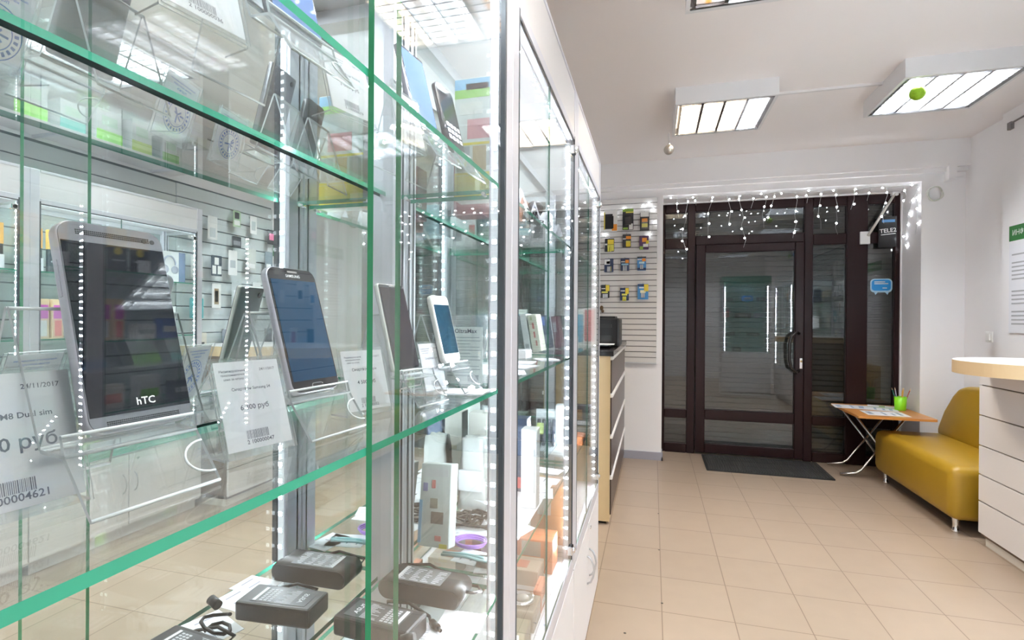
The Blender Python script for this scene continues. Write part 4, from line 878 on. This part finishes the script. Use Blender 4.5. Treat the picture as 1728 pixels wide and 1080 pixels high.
# ---------------------------------------------------------------- power adapters on the lower glass shelf
ZL = .8456
LABELM = mat('adapter_label', (.06, .06, .065), .3); PRNT = mat('pale_print', (.50, .50, .52), .5)
def cable(label, M, pts, r=.0026, plug=True, col=BLACKP):
    m = MB().tube(pts, r, 7)
    return m
def adapter(label, x, y, rz, L, W, H, kind):
    root = thing('power_adapter', label, 'power adapter', T(x, y, ZL, rz), 'laptop power adapters')
    b = MB()
    if kind == 'stadium':
        pts = [(L / 2 - H / 2 + H / 2 * math.cos(R(a)), H / 2 + H / 2 * math.sin(R(a))) for a in range(-90, 91, 12)] + [(-L / 2 + H / 2 + H / 2 * math.cos(R(a)), H / 2 + H / 2 * math.sin(R(a))) for a in range(90, 271, 12)]
        t = bmesh.new(); A = [t.verts.new((p, -W / 2, z)) for p, z in pts]; B = [t.verts.new((p, W / 2, z)) for p, z in pts]; n = len(pts)
        f0, f1 = t.faces.new(A), t.faces.new(B[::-1])
        for i in range(n): t.faces.new((A[i], B[i], B[(i + 1) % n], A[(i + 1) % n])).smooth = True
        bmesh.ops.recalc_face_normals(t, faces=t.faces[:])
        bmesh.ops.bevel(t, geom=[e for e in t.edges if f0 in e.link_faces or f1 in e.link_faces], offset=.0025, segments=2, affect='EDGES')
        b.add(t, 0)
    else:
        b.box(-L / 2, L / 2, -W / 2, W / 2, 0, H, bev=.004, seg=2)
    b.build('housing', DGREY, root)
    l = MB(); lw, ld = (L * .56, W * .80) if kind == 'stadium' else (L * .74, W * .72); z = H + .0004; cx = -.004
    l.box(cx - lw / 2, cx + lw / 2, -ld / 2, ld / 2, H - .001, z); I = Matrix.Translation((cx, 0, z + .0002))
    rr_ = random.Random(int(x * 1000) + 7)
    if kind == 'stadium':
        l.quad(I, -lw / 2, lw / 2, -ld / 2, ld / 2, 2); I = Matrix.Translation((cx, 0, z + .0004))
        for k in range(8):
            for j in range(4): l.quad(I, -lw * .44 + j * lw * .24, -lw * .44 + j * lw * .24 + lw * rr_.uniform(.06, .2), -ld * .42 + k * ld * .105, -ld * .42 + k * ld * .105 + ld * .045, 3)
        l.quad(I, -lw * .49, -lw * .40, -ld * .45, ld * .45, 1)
    else:
        l.text('ASUS', I @ Matrix.Translation((-lw * .34, 0, 0)) @ Matrix.Rotation(PI / 2, 4, 'Z') @ Matrix.Rotation(-PI / 2 * 0, 4, 'Z'), w=ld * .62, m=1)
        for k in range(14): l.quad(I, -lw * .22, -lw * .22 + lw * rr_.uniform(.1, .3), -ld * .45 + k * ld * .065, -ld * .45 + k * ld * .065 + ld * .03, 3)
        for k in range(7):
            for j in range(3): l.quad(I, lw * .14 + j * lw * .08, lw * .14 + j * lw * .08 + lw * .06, -ld * .42 + k * ld * .12, -ld * .42 + k * ld * .12 + ld * .08, 3)
        l.quad(I, lw * .41, lw * .47, -ld * .45, ld * .45, 1)
    l.build('label', [LABELM, flat(.75, .75, .76), mat('silver_label', (.30, .30, .31), .25, .5), PRNT], root)
    c = MB()
    if kind == 'stadium':
        c.tube([(L / 2 - .004, .0, H * .55), (L / 2 + .012, .004, H * .5), (L / 2 + .018, .022, .012), (L / 2 + .004, W / 2 + .016, .006), (0, W / 2 + .012, .006), (-L * .4, W / 2 + .010, .010), (-L * .46, W / 2 + .016, .022), (-L * .1, W / 2 + .017, .030), (L * .3, W / 2 + .014, .010), (L * .2, W / 2 + .008, .004)], .0026, 7)
    else:
        c.tube([(L * .2, W / 2 - .003, H * .5), (L * .22, W / 2 + .012, H * .5), (L * .10, W / 2 + .022, .004), (-L * .15, W / 2 + .020, .006), (-L * .2, W / 2 + .028, .014), (L * .1, W / 2 + .030, .018), (L * .42, W / 2 + .024, .008), (L * .5, W / 2 + .012, .006)], .0026, 7)
    c.build('cord', BLACKP, root)
    p = MB()
    if kind == 'stadium': p.tube([(L * .2, W / 2 + .008, .006), (L * .06, W / 2 + .006, .006)], .006, 10)
    else: p.tube([(L * .5, W / 2 + .014, .0065), (L * .62, W / 2 + .004, .0065)], .0055, 10).tube([(L * .62, W / 2 + .004, .0065), (L * .68, W / 2 - .001, .0065)], .0028, 8)
    p.build('plug', BLACKP, root)
    return root
adapter('black rounded end laptop adapter with a silver label on the lower shelf', -.372, .803, -.03, .150, .060, .034, 'stadium')
adapter('black square laptop adapter with a printed label on the lower shelf', -.392, .688, -.08, .128, .058, .030, 'box')
adapter('black square laptop adapter nearest to the camera, mirrored at the bottom', -.350, .552, .10, .115, .055, .030, 'box')
def flat_card(label, x, y, z, rz, w=.06, h=.085, grp='price slips lying on the glass shelves', ink=True, tilt=0.0):
    m = MB().box(-w / 2, w / 2, -h / 2, h / 2, 0, .0007); I = Matrix.Translation((0, 0, .0009))
    m.quad(I, -w * .3, w * .2, h * .30, h * .34, 1); m.quad(I, -w * .25, w * .25, h * .02, h * .07, 1)
    xx = -w * .25
    for k in range(16): m.quad(I, xx, xx + w * .013 * BARW[k], -h * .38, -h * .26, 1); xx += w * .032
    return tag(m.build('price_slip', [PAPER, flat(.30, .30, .36)], None, T(x, y, z, rz, tilt)), label, 'price slip', grp)
flat_card('white price slip lying before the rounded adapter', -.300, .706, ZL, -1.45)
flat_card('white price slip half under the square adapter', -.312, .628, ZL, -1.2)
flat_card('white price slip lying before the square adapter at the shelf front', -.285, .75, ZL + .0004, -1.5, .05, .07)
# coiled black lead standing out at the near adapter
ld_ = thing('coiled_lead', 'black coiled lead with a barrel plug lying by the near adapter', 'lead', T(-.338, .612, ZL))
MB().tube([(.022 * math.cos(k * .7), .016 * math.sin(k * .7), .005 + .0022 * k + .004 * math.sin(k)) for k in range(14)], .0026, 7).build('lead', BLACKP, ld_)
MB().tube([(.012, .016, .037), (.030, .020, .042)], .007, 12).build('plug', BLACKP, ld_)
# ---------------------------------------------------------------- goods in the middle and last left showcases
def carton(label, name, cat, x, y, z, sx, sy, sz, col, bands=(), rz=0.0, ry=0.0, rx=0.0, group=None, rough=.4):
    """a printed box standing on z; bands are (face, u0, u1, v0, v1, colour) in fractions of a face"""
    root = thing(name, label, cat, T(x, y, z, rz, rx, ry), group)
    b = MB().box(-sx / 2, sx / 2, -sy / 2, sy / 2, 0, sz, bev=min(.0015, sx * .1, sy * .1), seg=1); b.build('box_body', mat('carton_%02x%02x%02x' % tuple(int(c * 255) for c in col), col, rough), root)
    if bands:
        p = MB(); mats = []; e = .0006
        for f, u0, u1, v0, v1, c in bands:
            mats.append(flat(*c)); m = len(mats) - 1
            if f == 'f': p.box(-sx / 2 + u0 * sx, -sx / 2 + u1 * sx, -sy / 2 - e, -sy / 2 + e, v0 * sz, v1 * sz, m)
            elif f == 'r': p.box(sx / 2 - e, sx / 2 + e, -sy / 2 + u0 * sy, -sy / 2 + u1 * sy, v0 * sz, v1 * sz, m)
            elif f == 'l': p.box(-sx / 2 - e, -sx / 2 + e, -sy / 2 + u0 * sy, -sy / 2 + u1 * sy, v0 * sz, v1 * sz, m)
            else: p.box(-sx / 2 + u0 * sx, -sx / 2 + u1 * sx, -sy / 2 + v0 * sy, -sy / 2 + v1 * sy, sz - e, sz + e, m)
        p.build('printed_panel', mats, root)
    return root
BL, GR, YE_, RE, WH, GY, PK, SKY = (.10, .32, .72), (.30, .60, .12), (.85, .70, .08), (.62, .10, .10), (.74, .74, .74), (.45, .46, .47), (.70, .32, .34), (.30, .58, .85)
g2 = 'goods in the middle showcase'; g3 = 'goods in the last left showcase'
carton('tall display box with a sky blue banner and yellow base on the top shelf', 'display_box', 'box', -.325, .955, ZU, .105, .035, .238, (.72, .74, .72),
       [('f', 0, 1, .0, .20, YE_), ('f', .04, .30, .24, .44, GY), ('f', .36, .62, .24, .44, (.55, .42, .25)), ('f', .68, .96, .24, .44, GY), ('f', 0, 1, .205, .225, YE_), ('f', 0, 1, .45, .47, YE_),
        ('f', .25, .80, .50, .66, PK), ('f', .10, .55, .70, .80, (.80, .78, .74)), ('f', 0, 1, .835, .905, GR), ('f', 0, 1, .905, .99, SKY), ('f', .22, .66, .90, .95, (.85, .40, .25)), ('r', 0, 1, 0, .2, YE_)], group=g2)
carton('pink and maroon box behind the banner box on the top shelf', 'accessory_box', 'box', -.40, 1.10, ZU, .07, .05, .12, (.30, .06, .08), [('f', .1, .9, .5, .9, PK), ('r', .1, .9, .3, .8, PK)], group=g2)
carton('low orange brown box at the front of the top shelf', 'accessory_box', 'box', -.33, 1.22, ZU, .06, .09, .06, (.45, .20, .12), [('r', .1, .9, .3, .7, WH)], group=g2)
carton('pale blue box in the middle of the top shelf', 'accessory_box', 'box', -.36, 1.33, ZU, .07, .08, .08, (.35, .58, .66), [('r', .1, .6, .2, .8, WH)], group=g2)
carton('white box with a camera picture at the far end of the top shelf', 'accessory_box', 'box', -.36, 1.58, ZU, .10, .06, .10, (.82, .82, .83), [('f', .50, .80, .2, .55, (.10, .10, .11)), ('f', .58, .72, .50, .65, (.10, .10, .11)), ('f', .05, .25, .3, .7, RE)], group=g2)
wc = thing('webcam', 'small black round webcam standing on the top shelf of the middle showcase', 'webcam', T(-.275, 1.20, ZU), g2)
MB().lathe([(.020, 0), (.022, .004), (.010, .008), (.008, .016)], 20).build('foot', BLACKP, wc); MB().ico((0, 0, .034), .020, 0, 3).build('ball', BLACKP, wc); MB().lathe([(.009, 0), (.009, .003), (.005, .004)], 16, 0, T(0, -.018, .036, rx=PI / 2)).build('lens', SCREEN, wc)
for k, (y, lab) in enumerate(((1.02, 'nearest'), (1.14, 'second'), (1.27, 'third'), (1.42, 'fourth'))):
    t_ = thing('price_tag', lab + ' small white folded price tag at the front of the top shelf', 'price tag', T(-.262, y, ZU, R(96 + 6 * k)), 'folded price tags in the middle showcase')
    MB().prism([(-.012, 0), (0, .034), (.012, 0), (.0112, 0), (0, .0325), (-.0112, 0)], 'x', -.022, .022).build('folded_card', PAPER, t_)
# middle shelf
for k, (x, y, rz, w, lab) in enumerate(((-.30, 1.10, .3, .055, 'nearest on the middle shelf'), (-.32, 1.24, -.2, .07, 'second on the middle shelf'), (-.34, 1.36, .1, .06, 'third on the middle shelf'), (-.30, 1.48, .5, .06, 'fourth on the middle shelf'), (-.40, 1.30, .9, .07, 'at the back of the middle shelf'))):
    flat_card('white price slip lying %s of the middle showcase' % lab, x, y, ZS + .0004 * (k % 2), rz, w, .085, 'price slips in the middle showcase')
carton('flat white cable box lying on the middle shelf', 'accessory_box', 'box', -.38, 1.08, ZS, .08, .06, .02, WH, [('t', .2, .8, .3, .6, GY)], group=g2)
carton('flat white and grey box farther along the middle shelf', 'accessory_box', 'box', -.40, 1.52, ZS, .07, .08, .025, WH, [('t', .2, .8, .3, .6, GY)], group=g2)
carton('leaning white box, first of the row in the last showcase', 'case_box', 'box', -.425, 1.80, ZS + .004, .022, .085, .135, WH, [('f', .2, .8, .1, .2, GY)], ry=-.16, group=g3)
carton('leaning cream box printed with red figures in the last showcase', 'case_box', 'box', -.392, 1.80, ZS + .004, .032, .085, .133, (.80, .77, .64), [('f', .40, .62, .62, .78, RE), ('f', .42, .60, .38, .54, RE), ('f', .52, .68, .16, .30, RE), ('f', .3, .5, .85, .95, (.5, .55, .3))], ry=-.17, group=g3)
carton('leaning navy case box in the last showcase', 'case_box', 'box', -.40, 1.99, ZS + .004, .030, .085, .130, (.06, .07, .12), [('f', .2, .8, .7, .95, (.10, .14, .35)), ('f', .2, .8, .2, .4, (.20, .18, .24))], ry=-.14, group=g3)
carton('leaning dark maroon case box in the last showcase', 'case_box', 'box', -.365, 2.06, ZS + .004, .026, .085, .128, (.09, .035, .05), [('f', .2, .7, .5, .8, (.2, .2, .22))], ry=-.14, group=g3)
carton('upright black green case box in the last showcase', 'case_box', 'box', -.37, 2.22, ZS, .060, .04, .135, (.03, .06, .055), [('f', .2, .8, .1, .3, (.08, .10, .10))], group=g3)
carton('teal blue phone case in a clear box in the last showcase', 'case_box', 'box', -.345, 2.37, ZS, .075, .025, .165, (.62, .68, .62), [('f', .10, .97, .08, .86, (.02, .26, .38)), ('f', .3, .5, .80, .83, (.5, .6, .65))], group=g3)
carton('coral red phone case in a clear box by the last led strip', 'case_box', 'box', -.285, 2.40, ZS, .055, .025, .172, (.70, .66, .62), [('f', .12, .92, .10, .95, (.50, .07, .07))], group=g3)
carton('small black socket box with a white tag in the last showcase', 'accessory_box', 'box', -.30, 1.98, ZS, .035, .04, .045, (.02, .025, .025), [], group=g3)
carton('white tag box on the small black socket box', 'accessory_box', 'box', -.282, 1.93, ZS, .020, .02, .055, WH, [], group=g3)
# lower shelf
carton('upright white box with product photographs, leaning by the near side pane', 'product_box', 'box', -.428, .975, ZL + .005, .072, .030, .165, (.76, .79, .76),
       [('f', .40, .80, .28, .42, (.16, .12, .11)), ('f', .35, .6, .46, .58, (.30, .28, .22)), ('f', .10, .25, .66, .76, (.25, .25, .5)), ('f', .38, .5, .70, .80, RE), ('f', .0, .10, .04, .55, SKY), ('f', .55, .75, .08, .14, RE), ('f', .70, .95, .0, .05, YE_), ('f', .1, .9, .84, .94, WH)], rz=-.10, rx=-.18, ry=-.05, group=g2)
pb = thing('parcel_bag', 'crumpled white plastic package standing on the lower shelf', 'package', T(-.43, 1.215, ZL + .0006), g2)
t = bmesh.new(); bmesh.ops.create_cube(t, size=1); bmesh.ops.subdivide_edges(t, edges=t.edges[:], cuts=5, use_grid_fill=True); rr = random.Random(3)
for v in t.verts:
    k = 1 - .25 * (v.co.z + .5); v.co = Vector((v.co.x * .070 * k + rr.uniform(-.004, .004), v.co.y * .05 * k + rr.uniform(-.004, .004), (v.co.z + .5) * .175 + (rr.uniform(-.004, .004) if v.co.z > -.49 else 0)))
for f in t.faces: f.smooth = True
MB().add(t, 0).build('package_body', mat('white_film', (.70, .71, .70), .25), pb); MB().box(-.03, .03, -.034, -.026, .05, .10).build('paper_label', PAPER, pb)
carton('pale upright carton behind the crumpled white package', 'product_box', 'box', -.445, 1.30, ZL + .0006, .050, .045, .225, (.80, .79, .74), [('f', .3, .7, .55, .60, (.65, .6, .45))], group=g2)
carton('dark blue box beside the pale carton near the led strip', 'product_box', 'box', -.355, 1.38, ZL + .0006, .05, .05, .20, (.03, .06, .12), [('f', .1, .9, .5, .9, (.10, .14, .24)), ('f', .1, .9, .05, .2, RE)], group=g2)
carton('tall white blank box in the middle of the lower shelf', 'product_box', 'box', -.297, 1.262, ZL + .0006, .040, .04, .198, WH, [('f', .82, .92, .2, .75, GY)], group=g2)
carton('flat clear box of accessories lying by the mirror', 'accessory_box', 'box', -.43, 1.50, ZL + .0006, .08, .10, .03, (.55, .58, .57), [('t', .1, .9, .1, .9, (.16, .15, .14))], group=g2)
bk = thing('cable_bundle', 'coiled black cable bundle under a price slip on the lower shelf', 'cable', T(-.395, 1.115, ZL + .0006), g2)
rr = random.Random(9); pts = []
for k in range(70):
    a = k * .62; r_ = .028 + .020 * math.sin(k * .9); pts.append((r_ * 1.5 * math.cos(a), r_ * math.sin(a), .005 + .013 * rr.random()))
MB().tube(pts, .0026, 6).build('cord', BLACKP, bk); MB().tube([(.05, -.02, .006), (.066, -.032, .006)], .005, 8).build('plug', BLACKP, bk)
pc = thing('charging_cable', 'purple ring of flat charging cable on the lower shelf', 'cable', T(-.365, 1.01, ZL), g2)
m = MB()
for j in range(3): m.tube([((.030 + .0022 * j) * math.cos(2 * PI * k / 36), (.023 + .002 * j) * math.sin(2 * PI * k / 36), .0035 + .003 * j) for k in range(36)], .0022, 6, closed=True)
m.tube([(-.030, -.005, .004), (-.06, -.012, .003), (-.075, -.01, .003)], .002, 6).build('cord', mat('purple_rubber', (.30, .14, .48), .35), pc)
MB().tube([(-.075, -.01, .0035), (-.09, -.008, .0035)], .0038, 8).build('plug', WHITEP, pc)
cb = thing('charging_cable', 'pale blue and mint coil of cable before the purple ring', 'cable', T(-.355, .955, ZL), g2)
MB().tube([(-.05, 0, .003), (-.01, .006, .003), (.03, .0, .004), (.055, -.006, .003)], .003, 7).tube([(-.05, -.008, .003), (0, -.004, .003), (.05, -.014, .003)], .003, 7).build('cord', mat('mint_rubber', (.35, .60, .62), .4), cb)
for k, (x, y, z, rz, w, h, tl, lab) in enumerate(((-.365, 1.165, ZL + .031, -.5, .05, .085, -.35, 'leaning on the coiled black cable'), (-.335, .955, ZL, 1.4, .06, .08, 0, 'beside the mint cable'), (-.43, 1.075, ZL + .0006, .3, .06, .075, 0, 'behind the photograph box'),
        (-.30, 1.12, ZL + .0006, 1.2, .055, .08, 0, 'near the front of the lower shelf'), (-.285, 1.36, ZL + .0006, .2, .055, .08, 0, 'beyond the tall white box'), (-.30, 1.47, ZL + .0006, 1.5, .055, .08, 0, 'second beyond the tall white box'), (-.31, 1.57, ZL, 1.4, .055, .08, 0, 'at the far end of the lower shelf'), (-.30, .94, ZL, .2, .055, .075, 0, 'by the near side pane'))):
    flat_card('white price slip %s, middle showcase' % lab, x, y, z, rz, w, h, 'price slips in the middle showcase', tilt=tl)
tag(MB().box(-.455, -.275, 1.06, 1.50, ZL, ZL + .0004).build('paper_lining', PAPER), 'thin white paper spread over the lower shelf of the middle showcase', 'paper')
bp_ = thing('blister_pack', 'clear blister pack with dark stripes in the last showcase', 'pack', T(-.365, 1.80, ZL, .1, -.16), g3)
m = MB().box(-.04, .04, -.001, .001, 0, .15); m.build('card', flat(.62, .64, .66), bp_)
m = MB()
for k in range(4): m.box(-.034 + .018 * k, -.022 + .018 * k, -.016, -.001, .02, .115, bev=.004)
m.build('blister', mat('smoky_blister', (.10, .10, .13), .12), bp_); MB().box(-.034, -.010, -.018, -.0165, .06, .10).build('sticker', flat(.70, .80, .30), bp_)
carton('white upright box before orange packs in the last showcase', 'product_box', 'box', -.305, 1.835, ZL, .062, .04, .165, (.80, .80, .77), [('f', .4, .6, .45, .50, (.65, .5, .3))], group=g3)
carton('flat white tag box lying at the foot of the white upright box', 'accessory_box', 'box', -.325, 1.76, ZL, .075, .045, .008, WH, [('t', .4, .8, .3, .6, GY)], group=g3)
carton('orange and black flat pack by the white upright box', 'accessory_box', 'box', -.275, 1.95, ZL, .05, .08, .035, (.70, .22, .06), [('r', .1, .9, .2, .6, (.1, .08, .08))], group=g3)
carton('black boxed headset farther back in the last showcase', 'accessory_box', 'box', -.30, 2.30, ZL, .08, .05, .09, (.05, .045, .045), [('f', .1, .5, .3, .8, (.3, .16, .06)), ('f', .1, .9, .05, .25, WH)], group=g3)
carton('dark green low box at the end of the last showcase', 'accessory_box', 'box', -.40, 2.15, ZL, .08, .05, .07, (.05, .10, .07), [('f', .1, .5, .3, .8, (.15, .4, .12))], group=g3)
# bottom of the showcases
ZG = ZB + .0005
tag(MB().box(-.465, -.265, .94, 1.62, ZG, ZG + .001).build('paper_lining', PAPER), 'white paper lining the floor of the middle showcase', 'paper')
ZP = ZG + .0012
wb = thing('clear_boxed_camera', 'round silver lens in a clear square box on the showcase floor', 'camera', T(-.318, 1.27, ZP), g2)
MB().box(-.04, .04, -.04, .04, 0, .055, bev=.003).build('clear_box', mat('smoky_box', (.28, .24, .19), .2), wb); MB().lathe([(.030, 0), (.034, .006), (.030, .012), (.026, .013), (.022, .008)], 28, 0, T(0, 0, .055)).build('lens_ring', CHROME, wb); MB().lathe([(.020, 0), (.014, .006), (.004, .008)], 24, 0, T(0, 0, .062)).build('lens', mat('grey_lens', (.35, .34, .32), .1), wb)
carton('orange and white pack beside the clear lens box', 'accessory_box', 'box', -.290, 1.36, ZP, .022, .08, .06, (.72, .25, .14), [('r', .1, .9, .2, .5, WH)], group=g2)
carton('dull olive box before the clear lens box', 'accessory_box', 'box', -.315, 1.175, ZP, .07, .06, .05, (.22, .20, .13), [('f', .2, .8, .5, .9, WH)], group=g2)
carton('clear box of brown cables behind the lens box', 'accessory_box', 'box', -.355, 1.46, ZP, .09, .09, .06, (.45, .36, .28), [('t', .1, .6, .2, .7, (.50, .16, .10)), ('f', .1, .9, .1, .3, WH), ('r', .1, .9, .4, .8, (.30, .25, .2))], group=g2)
carton('big orange box with white lettering at the far end of the showcase floor', 'product_box', 'box', -.350, 1.575, ZP, .12, .09, .10, (.76, .24, .09), [('f', .1, .5, .1, .25, WH), ('f', .2, .7, .5, .95, (.42, .36, .30))], group=g2)
carton('orange box on the floor of the last showcase', 'product_box', 'box', -.348, 1.80, ZG, .12, .12, .20, (.78, .32, .12), [('f', .2, .6, .5, .8, WH)], group=g3)

# ---------------------------------------------------------------- goods in the showcases behind the reception desk (mirror image)
def MRX(x, y, z): return T(x, y, z, -PI / 2)
def hpack(label, y, z, top, tagd):
    root = thing('headset_pack', label, 'pack', MRX(2.20, y, z), 'orange topped headset packs')
    b = MB().box(-.045, .045, -.012, .012, 0, .235, bev=.002, seg=1); b.box(-.0452, .0452, -.0126, .0126, .13, .2355, 1).lathe([(.020, 0), (.020, .0012)], 20, 2, T(.005, -.0124, .112, rx=PI / 2)).box(-.03, .03, -.0128, -.0122, .165, .195, 3).box(-.03, .035, -.0128, -.0122, .06, .068, 4)
    b.build('card_box', [flat(.02, .025, .03), flat(*top), flat(.85, .66, .05), flat(.75, .55, .35), flat(.6, .6, .62)], root)
    if tagd: MB().box(-.036, .036, -.035, -.034, 0, .075).build('price_label', PAPER, root)
for k, y in enumerate((1.15, 1.27, 1.39, 1.51, 1.63, 1.75)):
    hpack(('nearest', 'second', 'third', 'fourth', 'fifth', 'last')[k] + ' orange topped headset pack on the first right showcase shelf', y, ZU, ((.80, .35, .08), (.85, .45, .10))[k % 2], True)
for k, y in enumerate((1.92, 2.04, 2.16)):
    hpack(('nearest', 'second', 'last')[k] + ' orange topped headset pack on the second right showcase shelf', y, ZU, ((.80, .40, .10), (.80, .52, .12), (.70, .45, .2))[k], k != 1)
hb = thing('headphone_box', 'white box picturing grey headphones in the second right showcase', 'box', MRX(2.20, 2.70, ZU), 'boxed headphones')
MB().box(-.10, .10, -.045, .045, 0, .205, bev=.002, seg=1).box(-.1003, -.05, -.0456, .0456, 0, .205, 1).build('box_body', [WHITEP, flat(.10, .14, .22)], hb)
MB().tube([(.02 + .045 * math.cos(R(a)), -.0465, .115 + .06 * math.sin(R(a))) for a in range(0, 181, 15)], .006, 6).lathe([(.026, 0), (.026, .002)], 20, 0, T(-.02, -.0455, .085, rx=PI / 2)).lathe([(.030, 0), (.030, .002)], 20, 0, T(.055, -.0455, .085, rx=PI / 2)).build('headphone_print', flat(.30, .31, .36), hb)
hb2 = thing('headphone_box', 'smaller white box with a round dark picture in the second right showcase', 'box', MRX(2.20, 2.66, ZS), 'boxed headphones')
MB().box(-.075, .075, -.04, .04, 0, .19, bev=.002, seg=1).box(-.03, .03, -.0406, -.039, .165, .172, 1).build('box_body', [WHITEP, flat(.7, .15, .12)], hb2)
MB().tube([(.036 * math.cos(2 * PI * k / 24), -.042, .10 + .036 * math.sin(2 * PI * k / 24)) for k in range(24)], .010, 6, closed=True).lathe([(.022, 0), (.022, .002)], 18, 0, T(0, -.0405, .10, rx=PI / 2)).build('headphone_print', flat(.22, .23, .27), hb2)
gr = 'goods in the right showcases'
def rbox(label, y, z, w, h, d, col, bands, x=2.20): return carton(label, 'accessory_box', 'box', x, y, z, w, d, h, col, bands, rz=-PI / 2, group=gr)
rows = [(1.00, ZU, .10, .17, (.12, .30, .34), [('f', .1, .9, .3, .6, WH)], 'teal box'), (2.28, ZU, .09, .15, (.15, .18, .22), [('f', .2, .8, .1, .5, WH)], 'slate box with a white panel'), (2.42, ZU, .08, .20, (.50, .52, .55), [('f', .2, .8, .5, .9, (.1, .1, .12))], 'grey box'), (2.52, ZU, .07, .12, WH, [('f', .1, .9, .1, .4, PK)], 'small white and pink box'),
 (.98, ZS, .14, .12, WH, [('f', .1, .9, .3, .6, GY)], 'wide white box'), (1.18, ZS, .12, .16, (.78, .76, .72), [('f', .1, .6, .1, .5, (.55, .3, .25))], 'cream box with a brown print'), (1.36, ZS, .14, .13, WH, [('f', .1, .9, .15, .45, (.75, .55, .45)), ('f', .1, .5, .7, .85, GY)], 'white box with a pink skin print'), (1.56, ZS, .12, .10, (.70, .72, .74), [('f', .1, .9, .3, .7, WH)], 'pale grey box'), (1.72, ZS, .10, .15, WH, [('f', .1, .9, .4, .6, GY)], 'white box by the post'),
 (1.96, ZS, .055, .21, (.75, .55, .35), [('f', .1, .9, .5, .85, (.55, .10, .45)), ('f', .2, .8, .05, .45, WH)], 'slim pack with a purple top'), (2.03, ZS, .055, .21, (.75, .55, .35), [('f', .1, .9, .5, .85, (.55, .10, .45)), ('f', .2, .8, .05, .45, (.75, .2, .18))], 'slim purple topped pack with red foot'), (2.18, ZS, .11, .08, WH, [('f', .1, .9, .3, .6, GY)], 'low white box'), (2.32, ZS, .10, .11, (.06, .14, .40), [('f', .1, .9, .3, .6, WH)], 'navy blue box'), (2.46, ZS, .10, .14, (.16, .17, .20), [('f', .1, .9, .3, .7, GY)], 'charcoal box'),
 (1.02, ZL, .15, .12, (.12, .13, .16), [('f', .1, .9, .2, .5, GY)], 'black box'), (1.24, ZL, .14, .16, WH, [('f', .1, .9, .2, .5, BL)], 'white and blue box'), (1.46, ZL, .16, .10, (.62, .60, .56), [('f', .1, .9, .2, .5, WH)], 'taupe box'), (1.68, ZL, .12, .18, (.10, .11, .14), [('f', .1, .9, .6, .9, WH)], 'tall black box'), (1.98, ZL, .16, .12, (.78, .74, .68), [('f', .1, .9, .2, .6, (.65, .25, .2))], 'cream and red box'), (2.20, ZL, .13, .15, WH, [('f', .1, .9, .2, .5, GR)], 'white and green box'), (2.42, ZL, .15, .10, (.14, .15, .17), [('f', .1, .9, .3, .6, WH)], 'charcoal low box'), (2.64, ZL, .14, .17, WH, [('f', .1, .9, .3, .6, (.2, .22, .3))], 'white and slate box')]
for y, z, w, h, col, bands, lab in rows:
    rbox('%s on the %s shelf of the %s right showcase' % (lab, 'upper' if z == ZU else 'middle' if z == ZS else 'lower', 'first' if y < 1.83 else 'second'), y, z, w, h, .06, col, bands)
# cartons on a high shelf over the right showcases
wsf = thing('wall_shelf', 'long white shelf high on the right wall above the showcases', 'shelf', T(2.28, 2.05, 2.35))
part(MB().box(2.15, 2.398, 1.15, 2.90, 2.332, 2.352), 'board', WHITE, wsf)
for y in (1.3, 2.05, 2.75): part(MB().box(2.17, 2.398, y - .01, y + .01, 2.318, 2.332), 'bracket', ALUL, wsf)
for k, (y, w, h, c) in enumerate(((1.35, .16, .20, GR), (1.62, .14, .17, BL), (1.90, .15, .20, GR), (2.10, .13, .16, (.2, .5, .45)), (2.30, .15, .19, GR), (2.50, .13, .20, (.55, .65, .1)), (2.70, .12, .17, GR))):
    carton(('nearest', 'second', 'third', 'fourth', 'fifth', 'sixth', 'last')[k] + ' white and coloured bulb carton on the high shelf over the right showcases', 'bulb_carton', 'box', 2.22, y, 2.3525, w, .10, h, WH, [('f', 0, 1, 0, .35, c), ('f', .2, .8, .5, .8, (.6, .75, .6))], rz=-PI / 2, group='cartons on the high right shelf')
